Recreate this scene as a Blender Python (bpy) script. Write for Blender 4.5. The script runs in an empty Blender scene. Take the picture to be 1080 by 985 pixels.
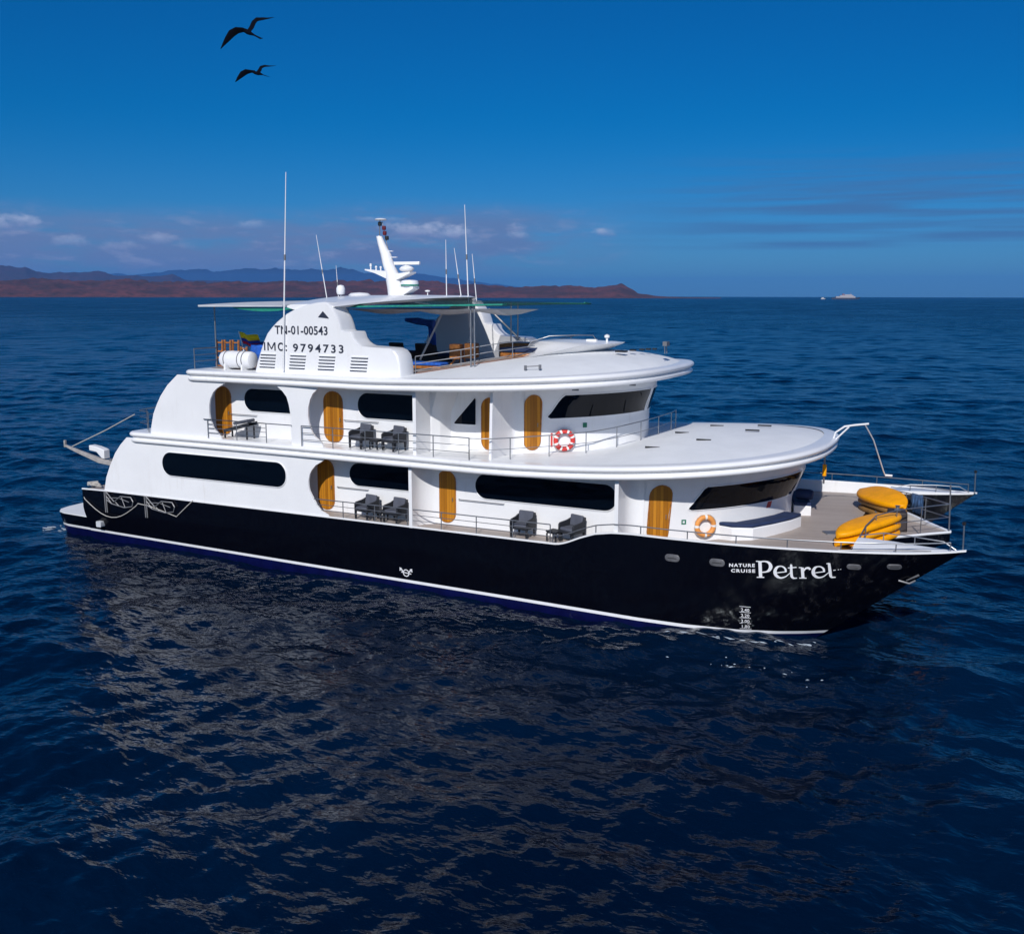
import bpy, bmesh, math, random
import numpy as np
from mathutils import Vector, Matrix, noise as mnoise
from mathutils.bvhtree import BVHTree

random.seed(7)
R = math.radians
sc = bpy.context.scene
COL = sc.collection

# ------------------------------------------------------------------ camera, sky, sun, exposure
CAM = (0.7, -36.1, 10.5)
cd = bpy.data.cameras.new('camera')
cam = bpy.data.objects.new('camera', cd)
COL.objects.link(cam)
cd.sensor_fit = 'HORIZONTAL'
cd.sensor_width = 36.0
cd.lens = 36.0 * 1060 / 1080
cd.clip_start = 0.5
cd.clip_end = 90000
YAW, PITCH, ROLL = R(26.2), math.atan((492.5 - 311.7) / 1060), R(0.13)
fh = Vector((-math.sin(YAW), math.cos(YAW), 0))
rt = Vector((math.cos(YAW), math.sin(YAW), 0))
up = Vector((0, 0, 1))
fw = fh * math.cos(PITCH) - up * math.sin(PITCH)
cu = up * math.cos(PITCH) + fh * math.sin(PITCH)
r2 = rt * math.cos(ROLL) + cu * math.sin(ROLL)
u2 = cu * math.cos(ROLL) - rt * math.sin(ROLL)
M = Matrix((r2, u2, -fw)).transposed().to_4x4()
M.translation = Vector(CAM)
cam.matrix_world = M
sc.camera = cam

SUN_TO = Vector((0.28, -1.0, 0.75)).normalized()        # towards the sun
SUN_EL = math.asin(SUN_TO.z)
SUN_AZ = math.atan2(SUN_TO.x, SUN_TO.y)
sl = bpy.data.lights.new('sun', 'SUN')
sl.energy = 4.0
sl.angle = R(0.5)
sl.color = (1.0, 0.97, 0.935)
so = bpy.data.objects.new('sun', sl)
COL.objects.link(so)
so.rotation_euler = (-SUN_TO).to_track_quat('-Z', 'Y').to_euler()
so.location = (0, -60, 60)

world = bpy.data.worlds.new('World')
sc.world = world
world.use_nodes = True
sc.view_settings.view_transform = 'Standard'
sc.view_settings.look = 'None'
sc.view_settings.exposure = 0.0
sc.view_settings.gamma = 1.0


class NT:
    """small helper to write node maths as code"""
    def __init__(self, tree):
        self.t = tree
        self.n = tree.nodes
        self.l = tree.links

    def new(self, typ, **kw):
        nd = self.n.new(typ)
        for k, v in kw.items():
            setattr(nd, k, v)
        return nd

    def put(self, sock, v):
        if isinstance(v, bpy.types.NodeSocket):
            self.l.new(v, sock)
        elif isinstance(v, (tuple, list)) and len(v) == 3 and sock.type == 'RGBA':
            sock.default_value = (*v, 1)
        else:
            sock.default_value = v

    def m(self, op, a, b=0.0, c=None, clamp=False):
        nd = self.new('ShaderNodeMath', operation=op, use_clamp=clamp)
        self.put(nd.inputs[0], a)
        self.put(nd.inputs[1], b)
        if c is not None:
            self.put(nd.inputs[2], c)
        return nd.outputs[0]

    def add(self, a, b): return self.m('ADD', a, b)
    def sub(self, a, b): return self.m('SUBTRACT', a, b)
    def mul(self, a, b, clamp=False): return self.m('MULTIPLY', a, b, clamp=clamp)

    def ramp(self, x, a, b, c=0.0, d=1.0):
        nd = self.new('ShaderNodeMapRange', interpolation_type='SMOOTHSTEP')
        self.put(nd.inputs[0], x)
        for i, v in zip((1, 2, 3, 4), (a, b, c, d)):
            self.put(nd.inputs[i], v)
        return nd.outputs[0]

    def mix(self, f, a, b):
        nd = self.new('ShaderNodeMix', data_type='RGBA')
        self.put(nd.inputs[0], f)
        self.put(nd.inputs[6], a)
        self.put(nd.inputs[7], b)
        return nd.outputs[2]

    def vec(self, x, y, z):
        nd = self.new('ShaderNodeCombineXYZ')
        for i, v in enumerate((x, y, z)):
            self.put(nd.inputs[i], v)
        return nd.outputs[0]

    def noise(self, v, scale=1.0, detail=3.0, rough=0.5, dim='3D'):
        nd = self.new('ShaderNodeTexNoise', noise_dimensions=dim)
        self.put(nd.inputs['Vector'], v)
        nd.inputs['Scale'].default_value = scale
        nd.inputs['Detail'].default_value = detail
        nd.inputs['Roughness'].default_value = rough
        return nd.outputs[0]


def build_world():
    t = NT(world.node_tree)
    t.n.clear()
    out = t.new('ShaderNodeOutputWorld')
    bg = t.new('ShaderNodeBackground')
    t.l.new(bg.outputs[0], out.inputs[0])
    sky = t.new('ShaderNodeTexSky', sky_type='NISHITA')
    sky.sun_disc = False
    sky.sun_elevation = SUN_EL
    sky.sun_rotation = SUN_AZ
    sky.altitude = 0
    sky.air_density = 1.0
    sky.dust_density = 0.2
    sky.ozone_density = 3.0
    hs = t.new('ShaderNodeHueSaturation')
    hs.inputs['Saturation'].default_value = 1.1
    hs.inputs['Value'].default_value = 0.72
    t.l.new(sky.outputs[0], hs.inputs['Color'])
    tc = t.new('ShaderNodeTexCoord')
    sp = t.new('ShaderNodeSeparateXYZ')
    t.l.new(tc.outputs['Generated'], sp.inputs[0])
    x, y, z = sp.outputs
    az = t.m('ARCTAN2', x, y)
    el = t.m('ARCSINE', z)
    deg = math.pi / 180
    # the sky away from the sun is deep polarised blue, the sunward half is paler
    deep = t.mix(t.ramp(el, 0.5 * deg, 10 * deg), (.16, .455, .92), (.002, .44, .86))
    tint = t.mix(t.ramp(y, 0.15, -0.55), deep, (.56, .84, 1.12))
    mx = t.new('ShaderNodeMix', data_type='RGBA', blend_type='MULTIPLY')
    mx.inputs[0].default_value = 1.0
    t.l.new(hs.outputs[0], mx.inputs[6])
    t.l.new(tint, mx.inputs[7])
    base = mx.outputs[2]
    # low bank of thin grey-lilac cloud on the left, streaky veil on the right
    nb = t.noise(t.vec(t.mul(az, 9.0), t.mul(el, 46.0), 0.0), 1.0, 6, 0.55)
    ns = t.noise(t.vec(t.mul(az, 5.0), t.mul(el, 120.0), 3.0), 1.0, 4, 0.5)
    bank = t.mul(t.mul(t.ramp(el, 0.2 * deg, 1.6 * deg), t.ramp(el, 5.0 * deg, 3.0 * deg)),
                 t.ramp(az, -20 * deg, -36 * deg))
    bank = t.mul(bank, t.ramp(nb, 0.22, 0.56))
    col = t.mix(t.mul(bank, 0.88), base, (1.6, 2.2, 4.0))
    bank2 = t.mul(t.mul(t.ramp(el, 1.2 * deg, 2.2 * deg), t.ramp(el, 5.5 * deg, 3.6 * deg)),
                  t.mul(t.ramp(az, -38 * deg, -33 * deg), t.ramp(az, -17 * deg, -27 * deg)))
    col = t.mix(t.mul(t.mul(bank2, t.ramp(nb, 0.3, 0.6)), 0.8), col, (1.45, 2.1, 3.9))
    nm = t.noise(t.vec(t.mul(az, 24.0), t.mul(el, 85.0), 11.0), 1.0, 5, 0.6)
    lit = t.mul(t.mul(t.m('MAXIMUM', bank, t.mul(bank2, .7)), t.ramp(nm, 0.50, 0.72)), t.ramp(el, 0.8 * deg, 2.0 * deg))
    col = t.mix(t.mul(lit, 0.7), col, (2.9, 3.4, 5.2))
    veil = t.mul(t.mul(t.ramp(el, 2.3 * deg, 2.8 * deg), t.ramp(el, 8.2 * deg, 5.0 * deg)),
                 t.ramp(az, -24 * deg, -10 * deg))
    veil = t.mul(veil, t.ramp(ns, 0.35, 0.65))
    col = t.mix(t.mul(veil, 0.75), col, (.62, 1.55, 3.45))
    # separate small cumulus: azimuth, elevation, half width, half height, strength
    A0 = -26.2
    puffs = [(22, 237, 26, 10, 1.0), (3, 240, 16, 8, .7), (80, 258, 20, 8, .6), (130, 262, 24, 8, .5), (170, 255, 22, 8, .55),
             (268, 240, 24, 6, .5), (452, 246, 50, 10, .95), (425, 244, 26, 9, .7), (478, 249, 30, 9, .8),
             (544, 242, 14, 7, .7), (546, 250, 14, 6, .75), (638, 247, 19, 5.5, .85), (400, 234, 40, 4, .4)]
    nc = t.noise(t.vec(t.mul(az, 60.0), t.mul(el, 110.0), 7.0), 1.0, 5, 0.6)
    for px, py, hw, hh, s in puffs:
        ca = (A0 + math.degrees(math.atan((px - 540) / 1075))) * deg
        ce = math.atan((311.6 - py) / 1075) * math.cos(math.atan((px - 540) / 1075))
        wa, we = hw / 1075, hh / 1075
        dx = t.mul(t.sub(az, ca), 1 / wa)
        dy = t.mul(t.sub(el, ce), 1 / we)
        d = t.sub(1.0, t.add(t.mul(dx, dx), t.mul(dy, dy)))
        d = t.add(d, t.mul(t.sub(nc, 0.5), 3.2))
        f = t.mul(t.ramp(d, 0.0, 1.5), s)
        tone = t.mix(t.ramp(dy, -0.9, 0.6), (1.5, 2.1, 4.2), (4.6, 5.3, 7.2))
        col = t.mix(t.mul(f, 0.85), col, tone)
    t.l.new(col, bg.inputs[0])
    bg.inputs[1].default_value = 0.1


build_world()


# ------------------------------------------------------------------ materials
MATS = {}


def mat(name, col, rough=0.5, metal=0.0, vary=0.06, nscale=3.0, bump=0.0, bscale=20.0, spec=None, coat=0.0):
    if name in MATS:
        return MATS[name]
    m = bpy.data.materials.new(name)
    m.use_nodes = True
    t = NT(m.node_tree)
    b = t.n['Principled BSDF']
    tc = t.new('ShaderNodeTexCoord')
    n = t.noise(tc.outputs['Object'], nscale, 4, 0.6)
    lo = tuple(c * (1 - vary) for c in col)
    hi = tuple(min(1, c * (1 + vary)) for c in col)
    t.put(b.inputs['Base Color'], t.mix(t.ramp(n, 0.3, 0.7), lo, hi))
    t.put(b.inputs['Roughness'], t.add(rough - 0.04, t.mul(n, 0.08)))
    b.inputs['Metallic'].default_value = metal
    if spec is not None:
        b.inputs['Specular IOR Level'].default_value = spec
    if coat:
        b.inputs['Coat Weight'].default_value = coat
        b.inputs['Coat Roughness'].default_value = 0.08
    if bump:
        bn = t.noise(tc.outputs['Object'], bscale, 4, 0.6)
        bp = t.new('ShaderNodeBump')
        bp.inputs['Strength'].default_value = bump
        bp.inputs['Distance'].default_value = 0.02
        t.l.new(bn, bp.inputs['Height'])
        t.l.new(bp.outputs[0], b.inputs['Normal'])
    MATS[name] = m
    return m


WHITE = mat('white_gelcoat', (.79, .79, .80), .34, vary=.025, nscale=.7, bump=.09, bscale=1.6, coat=.25)


def weather(m, amount):
    """faint vertical run-off streaks and grubby patches on painted panels"""
    t = NT(m.node_tree)
    b = t.n['Principled BSDF']
    src = b.inputs['Base Color'].links[0].from_socket
    tc = t.new('ShaderNodeTexCoord')
    mp = t.new('ShaderNodeMapping')
    mp.inputs['Scale'].default_value = (5.0, 5.0, .45)
    t.l.new(tc.outputs['Object'], mp.inputs[0])
    st = t.noise(mp.outputs[0], 1.0, 5, .65)
    pt = t.noise(tc.outputs['Object'], .55, 4, .6)
    f = t.mul(t.ramp(st, .52, .80), t.ramp(pt, .40, .66))
    col = t.mix(t.mul(f, amount), src, (.46, .40, .33))
    t.put(b.inputs['Base Color'], col)


weather(WHITE, .30)
DECKWHITE = mat('white_nonslip', (.76, .77, .78), .55, vary=.03, nscale=1.2, bump=.05, bscale=40)
BLUEPAINT = mat('antifouling', (.0015, .003, .045), .35, vary=.25, nscale=2.0)
STRIPE = mat('boot_stripe', (.8, .8, .82), .3, vary=.04)
STEEL = mat('stainless', (.30, .31, .33), .38, metal=.8, vary=.05)
GREYMETAL = mat('grey_metal', (.20, .20, .21), .45, metal=.5, vary=.1)
GLASS = mat('dark_glass', (.001, .0025, .006), .04, vary=.1, spec=.28)
NAVY = mat('navy_cushion', (.010, .025, .08), .8, vary=.15, bump=.15, bscale=30)
YELLOW = mat('yellow_plastic', (.86, .345, .0), .45, spec=.25, vary=.1, nscale=2.5, bump=.1, bscale=6)
RATTAN = mat('dark_rattan', (.018, .020, .026), .7, vary=.3, nscale=60, bump=.3, bscale=120)
CUSHION = mat('grey_cushion', (.085, .092, .12), .9, vary=.12, bump=.15, bscale=25)
TEAKSOLID = mat('varnished_wood', (.36, .135, .03), .4, vary=.35, nscale=9)
BLACK = mat('black_trim', (.01, .01, .012), .5)
REDW = mat('buoy_red', (.60, .035, .03), .5, vary=.12)
ORANGE = mat('buoy_orange', (.75, .30, .07), .6, vary=.12)
BUOYWHITE = mat('buoy_white', (.78, .77, .75), .5)
GREENMESH = mat('green_mesh', (.01, .21, .15), .7, vary=.2, nscale=8)
def mesh_cloth(m, holes):
    """open shade netting: part of the light passes between the threads"""
    t = NT(m.node_tree)
    out = [n for n in t.n if n.type == 'OUTPUT_MATERIAL'][0]
    b = t.n['Principled BSDF']
    tr = t.new('ShaderNodeBsdfTransparent')
    mx = t.new('ShaderNodeMixShader')
    mx.inputs[0].default_value = holes
    t.l.new(b.outputs[0], mx.inputs[1])
    t.l.new(tr.outputs[0], mx.inputs[2])
    t.l.new(mx.outputs[0], out.inputs['Surface'])
    return m


DARKMESH = mat('dark_green_mesh', (.008, .055, .042), .8, vary=.2, nscale=8)
BLUECLOTH = mat('blue_cloth', (.008, .085, .42), .75, vary=.3, nscale=5, bump=.5, bscale=7)
PALECLOTH = mat('pale_cloth', (.50, .52, .55), .85, vary=.08, nscale=2, bump=.3, bscale=5)
BROWN = mat('brown_cover', (.028, .020, .020), .6, vary=.25)
ROPE = mat('rope', (.42, .40, .37), .9, vary=.2, nscale=30)
LETTERW = mat('white_lettering', (.78, .78, .80), .4, vary=.03)
LETTERD = mat('dark_lettering', (.025, .03, .05), .45, vary=.1)
GREYPLATE = mat('grey_plate', (.11, .11, .12), .45, vary=.15, nscale=8)
GREYFILM = mat('grey_inner', (.46, .48, .50), .6, vary=.06)
GREEN = mat('green_sign', (.01, .16, .09), .5)
REDSIGN = mat('red_sign', (.55, .06, .05), .5)
FLAGY = mat('flag_yellow', (.90, .68, .01), .8)
FLAGB = mat('flag_blue', (.01, .04, .32), .8)
FLAGR = mat('flag_red', (.60, .01, .04), .8)
FEATHER = mat('black_feather', (.0015, .002, .006), .9, vary=.3, spec=.1)


def hull_material():
    m = bpy.data.materials.new('black_hull_paint')
    m.use_nodes = True
    t = NT(m.node_tree)
    b = t.n['Principled BSDF']
    tc = t.new('ShaderNodeTexCoord')
    sp = t.new('ShaderNodeSeparateXYZ')
    t.l.new(tc.outputs['Object'], sp.inputs[0])
    n1 = t.noise(tc.outputs['Object'], 1.1, 6, 0.65)
    mp = t.new('ShaderNodeMapping')
    mp.inputs['Scale'].default_value = (2.2, 2.2, 1.1)
    mp.inputs['Rotation'].default_value = (0, R(28), 0)
    t.l.new(tc.outputs['Object'], mp.inputs[0])
    n2 = t.noise(mp.outputs[0], 2.2, 6, 0.7)
    # salt scuffs that the anchor chain and spray leave on the bow
    bow = t.ramp(sp.outputs[0], -8.0, -3.0)
    f = t.mul(t.mul(bow, t.ramp(n1, 0.45, 0.70)), t.ramp(n2, 0.45, 0.70))
    dust = t.mul(t.ramp(n2, 0.4, 0.8), 0.25)
    col = t.mix(t.mul(f, 0.6), (.0015, .0017, .004), (.04, .038, .042))
    col = t.mix(t.mul(dust, 0.2), col, (.03, .03, .035))
    t.put(b.inputs['Base Color'], col)
    b.inputs['Specular IOR Level'].default_value = 0.32
    t.put(b.inputs['Roughness'], t.add(0.16, t.mul(f, 0.4)))
    wb = t.noise(tc.outputs['Object'], 0.7, 2, 0.5)
    bp = t.new('ShaderNodeBump')
    bp.inputs['Strength'].default_value = 0.12
    bp.inputs['Distance'].default_value = 0.05
    t.l.new(wb, bp.inputs['Height'])
    t.l.new(bp.outputs[0], b.inputs['Normal'])
    return m


def plank_material(name, cols, axis, width, seam=0.12, rough=.6, seamcol=(.05, .04, .035)):
    m = bpy.data.materials.new(name)
    m.use_nodes = True
    t = NT(m.node_tree)
    b = t.n['Principled BSDF']
    tc = t.new('ShaderNodeTexCoord')
    sp = t.new('ShaderNodeSeparateXYZ')
    t.l.new(tc.outputs['Object'], sp.inputs[0])
    q = t.mul(sp.outputs[axis], 1 / width)
    fr = t.m('FRACT', q)
    fl = t.m('FLOOR', q)
    wn = t.new('ShaderNodeTexWhiteNoise', noise_dimensions='1D')
    t.l.new(fl, wn.inputs['W'])
    mp = t.new('ShaderNodeMapping')
    s = [14, 14, 14]
    s[2 if axis == 0 else 0] = 1.2
    mp.inputs['Scale'].default_value = s
    t.l.new(tc.outputs['Object'], mp.inputs[0])
    g = t.noise(mp.outputs[0], 1.0, 4, 0.6)
    big = t.noise(tc.outputs['Object'], 0.6, 3, 0.6)
    f = t.m('MULTIPLY_ADD', wn.outputs[0], 0.6, t.mul(g, 0.4))
    col = t.mix(f, cols[0], cols[1])
    col = t.mix(t.mul(t.ramp(big, 0.4, 0.7), 0.3), col, cols[2])
    col = t.mix(t.m('LESS_THAN', fr, seam), col, seamcol)
    t.put(b.inputs['Base Color'], col)
    b.inputs['Roughness'].default_value = rough
    b.inputs['Specular IOR Level'].default_value = .3
    return m


HULLM = hull_material()
TEAK = plank_material('weathered_teak', [(.37, .315, .28), (.46, .40, .365), (.30, .26, .24)], 1, 0.11, seamcol=(.12, .10, .09))
DOORWOOD = plank_material('door_wood', [(.17, .05, .003), (.58, .24, .02), (.42, .15, .01)], 0, 0.105, 0.07, .3, (.10, .035, .008))


# ------------------------------------------------------------------ mesh helpers
def lerp(a, b, t): return a + (b - a) * t


def smooth(t):
    t = max(0.0, min(1.0, t))
    return t * t * (3 - 2 * t)


def interp(x, pts):
    if x <= pts[0][0]:
        return pts[0][1]
    for (a, b), (c, d) in zip(pts, pts[1:]):
        if x <= c:
            return lerp(b, d, (x - a) / (c - a) if c > a else 0)
    return pts[-1][1]


class MB:
    def __init__(self):
        self.v, self.f, self.mi = [], [], []

    def add(self, vs, fs, mi=0):
        o = len(self.v)
        self.v += [tuple(p) for p in vs]
        for f in fs:
            self.f.append([i + o for i in f])
            self.mi.append(mi)
        return self

    def box(self, c, s, rz=0.0, mi=0, taper=1.0, M=None):
        hx, hy, hz = s[0] / 2, s[1] / 2, s[2] / 2
        vs = []
        for z in (-1, 1):
            k = 1.0 if z < 0 else taper
            for x, y in ((-1, -1), (1, -1), (1, 1), (-1, 1)):
                p = Vector((x * hx * k, y * hy * k, z * hz))
                if M is not None:
                    p = M @ p
                if rz:
                    p = Matrix.Rotation(rz, 3, 'Z') @ p
                vs.append((p.x + c[0], p.y + c[1], p.z + c[2]))
        return self.add(vs, [(3, 2, 1, 0), (4, 5, 6, 7), (0, 1, 5, 4), (1, 2, 6, 5), (2, 3, 7, 6), (3, 0, 4, 7)], mi)

    def tube(self, path, r, seg=8, closed=False, mi=0):
        P = [Vector(p) for p in path]
        n = len(P)
        rr = r if isinstance(r, (list, tuple)) else [r] * n
        rings = []
        nrm = None
        for i in range(n):
            if closed:
                t = (P[(i + 1) % n] - P[i - 1])
            else:
                t = P[min(i + 1, n - 1)] - P[max(i - 1, 0)]
            t = t.normalized() if t.length > 1e-9 else Vector((0, 0, 1))
            if nrm is None:
                a = Vector((0, 0, 1)) if abs(t.z) < 0.9 else Vector((1, 0, 0))
                nrm = t.cross(a).normalized()
            else:
                nrm = (nrm - t * nrm.dot(t))
                nrm = nrm.normalized() if nrm.length > 1e-6 else t.orthogonal().normalized()
            b = t.cross(nrm)
            rings.append([P[i] + (nrm * math.cos(2 * math.pi * k / seg) + b * math.sin(2 * math.pi * k / seg)) * rr[i]
                          for k in range(seg)])
        return self.rings(rings, closed, True, mi=mi)

    def rings(self, rings, closed=False, loop=True, caps=True, mi=0):
        n, s = len(rings), len(rings[0])
        vs = [p for r_ in rings for p in r_]
        fs = []
        for i in range(n if closed else n - 1):
            j = (i + 1) % n
            for k in range(s if loop else s - 1):
                l = (k + 1) % s
                fs.append((i * s + k, i * s + l, j * s + l, j * s + k))
        if caps and not closed and loop:
            fs.append(tuple(reversed(range(s))))
            fs.append(tuple((n - 1) * s + k for k in range(s)))
        return self.add(vs, fs, mi)

    def lathe(self, prof, c, seg=20, axis='Z', mi=0, rot=None):
        rings = []
        for r, h in prof:
            ring = []
            for k in range(seg):
                a = 2 * math.pi * k / seg
                p = Vector((r * math.cos(a), r * math.sin(a), h))
                if axis == 'X':
                    p = Vector((p.z, p.x, p.y))
                if rot is not None:
                    p = rot @ p
                ring.append(p + Vector(c))
            rings.append(ring)
        return self.rings(rings, mi=mi)

    def prism(self, poly, a, b, axis='Z', mi=0):
        """poly in the plane normal to axis: Z -> (x, y), Y -> (x, z), X -> (y, z)"""
        def P(p, h):
            if axis == 'Z':
                return (p[0], p[1], h)
            if axis == 'Y':
                return (p[0], h, p[1])
            return (h, p[0], p[1])
        n = len(poly)
        vs = [P(p, a) for p in poly] + [P(p, b) for p in poly]
        fs = [tuple(range(n)), tuple(reversed(range(n, 2 * n)))]
        for i in range(n):
            j = (i + 1) % n
            fs.append((i, i + n, j + n, j))
        return self.add(vs, fs, mi)

    def mirror(self):
        """the same shape on the port side"""
        m = MB()
        m.v = [(x, -y, z) for x, y, z in self.v]
        m.f = [list(reversed(f)) for f in self.f]
        m.mi = list(self.mi)
        return m

    def merge(self, o, mi=None):
        k = len(self.v)
        self.v += o.v
        self.f += [[i + k for i in f] for f in o.f]
        self.mi += o.mi if mi is None else [mi] * len(o.f)
        return self

    def build(self, name, mats, parent=None, loc=None, angle=35, bevel=0.0, fix=True, label=None):
        if not isinstance(mats, (list, tuple)):
            mats = [mats]
        me = bpy.data.meshes.new(name)
        off = Vector(loc) if loc is not None else Vector((0, 0, 0))
        me.from_pydata([tuple(Vector(p) - off) for p in self.v], [], self.f)
        for m in mats:
            me.materials.append(m)
        me.polygons.foreach_set('material_index', self.mi)
        if fix:
            bm = bmesh.new()
            bm.from_mesh(me)
            bmesh.ops.remove_doubles(bm, verts=bm.verts, dist=1e-5)
            bmesh.ops.recalc_face_normals(bm, faces=bm.faces)
            bm.to_mesh(me)
            bm.free()
        me.polygons.foreach_set('use_smooth', [True] * len(me.polygons))
        me.set_sharp_from_angle(angle=R(angle))
        me.update()
        o = bpy.data.objects.new(name, me)
        COL.objects.link(o)
        o.location = off
        if bevel:
            bv = o.modifiers.new('bevel', 'BEVEL')
            bv.width = bevel
            bv.segments = 2
            bv.limit_method = 'ANGLE'
            bv.angle_limit = R(40)
        if parent is not None:
            o.parent = parent
            if loc is None or parent.parent is None and parent.type == 'EMPTY':
                o.matrix_parent_inverse = Matrix.Identity(4)
            o.location = off - world_loc(parent)
        if label:
            o['label'] = label
        return o


def world_loc(o):
    p = Vector(o.location)
    while o.parent is not None:
        o = o.parent
        p = p + Vector(o.location)
    return p


def tag(o, label=None, cat=None, group=None, kind=None):
    if label:
        o['label'] = label
    if cat:
        o['category'] = cat
    if group:
        o['group'] = group
    if kind:
        o['kind'] = kind
    return o


def thing(name, label, cat, loc=(0, 0, 0), rz=0.0, group=None):
    o = bpy.data.objects.new(name, None)
    o.empty_display_size = 0.3
    COL.objects.link(o)
    o.location = loc
    o.rotation_euler = (0, 0, rz)
    return tag(o, label, cat, group)


def copy_tree(o, parent=None):
    c = o.copy()
    COL.objects.link(c)
    if parent is not None:
        c.parent = parent
    for ch in list(o.children):
        copy_tree(ch, c)
    return c


def text_mesh(body, size, weight=0.0, space=1.0, align='CENTER'):
    cu_ = bpy.data.curves.new('lettering', 'FONT')
    cu_.body = body
    cu_.size = size
    cu_.offset = weight
    cu_.space_character = space
    cu_.align_x = align
    cu_.resolution_u = 3
    ob = bpy.data.objects.new('lettering', cu_)
    COL.objects.link(ob)
    bpy.context.view_layer.update()
    me = bpy.data.meshes.new_from_object(ob.evaluated_get(bpy.context.evaluated_depsgraph_get()))
    vs = [tuple(v.co) for v in me.vertices]
    fs = [tuple(p.vertices) for p in me.polygons]
    bpy.data.objects.remove(ob)
    bpy.data.curves.remove(cu_)
    bpy.data.meshes.remove(me)
    return vs, fs


def rounded_rect(x0, x1, z0, z1, r, n=6):
    pts = []
    for cx, cz, a0 in ((x1 - r, z0 + r, -90), (x1 - r, z1 - r, 0), (x0 + r, z1 - r, 90), (x0 + r, z0 + r, 180)):
        for k in range(n + 1):
            a = R(a0 + 90 * k / n)
            pts.append((cx + r * math.cos(a), cz + r * math.sin(a)))
    return pts


# ------------------------------------------------------------------ the sea
def water_material():
    m = bpy.data.materials.new('sea_water')
    m.use_nodes = True
    t = NT(m.node_tree)
    b = t.n['Principled BSDF']
    tc = t.new('ShaderNodeTexCoord')
    P = tc.outputs['Object']
    b.inputs['IOR'].default_value = 1.33
    b.inputs['Specular IOR Level'].default_value = 0.37
    b.inputs['Specular Tint'].default_value = (.60, .84, 1.0, 1)
    ln = t.new('ShaderNodeVectorMath', operation='LENGTH')
    t.l.new(P, ln.inputs[0])
    far = t.ramp(t.m('LOGARITHM', ln.outputs['Value'], 10.0), 1.75, 3.0)
    mq = t.new('ShaderNodeMapping')
    mq.inputs['Rotation'].default_value = (0, 0, R(-26))
    mq.inputs['Scale'].default_value = (1.0, .45, 1.0)
    t.l.new(P, mq.inputs[0])
    w1 = t.noise(mq.outputs[0], .022, 4, .65)
    w2 = t.noise(mq.outputs[0], .2, 3, .6)
    wind = t.add(t.mul(t.ramp(w1, .3, .7), .55), t.mul(t.ramp(w2, .3, .7), .45))
    t.put(b.inputs['Roughness'], t.add(0.11, t.mul(far, t.add(.11, t.mul(wind, .17)))))
    big = t.noise(P, 0.05, 3, 0.5)
    t.put(b.inputs['Base Color'], t.mix(t.ramp(big, .35, .65), (.0002, .0045, .017), (.0004, .0085, .029)))
    mp = t.new('ShaderNodeMapping')
    mp.inputs['Rotation'].default_value = (0, 0, R(18))
    mp.inputs['Scale'].default_value = (0.62, 1.0, 1.0)
    t.l.new(P, mp.inputs[0])
    na = t.noise(mp.outputs[0], 0.45, 2, 0.5)
    nb = t.noise(mp.outputs[0], 1.5, 2, 0.55)
    nc = t.noise(mp.outputs[0], 4.6, 2, 0.5)
    ridge = t.sub(0.5, t.m('ABSOLUTE', t.sub(nb, 0.5)))
    h = t.add(t.add(t.mul(na, 0.30), t.mul(ridge, 0.10)), t.mul(nc, 0.042))
    bp = t.new('ShaderNodeBump')
    bp.inputs['Strength'].default_value = 0.9
    bp.inputs['Distance'].default_value = 1.0
    t.l.new(h, bp.inputs['Height'])
    t.l.new(bp.outputs[0], b.inputs['Normal'])
    return m


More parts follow.
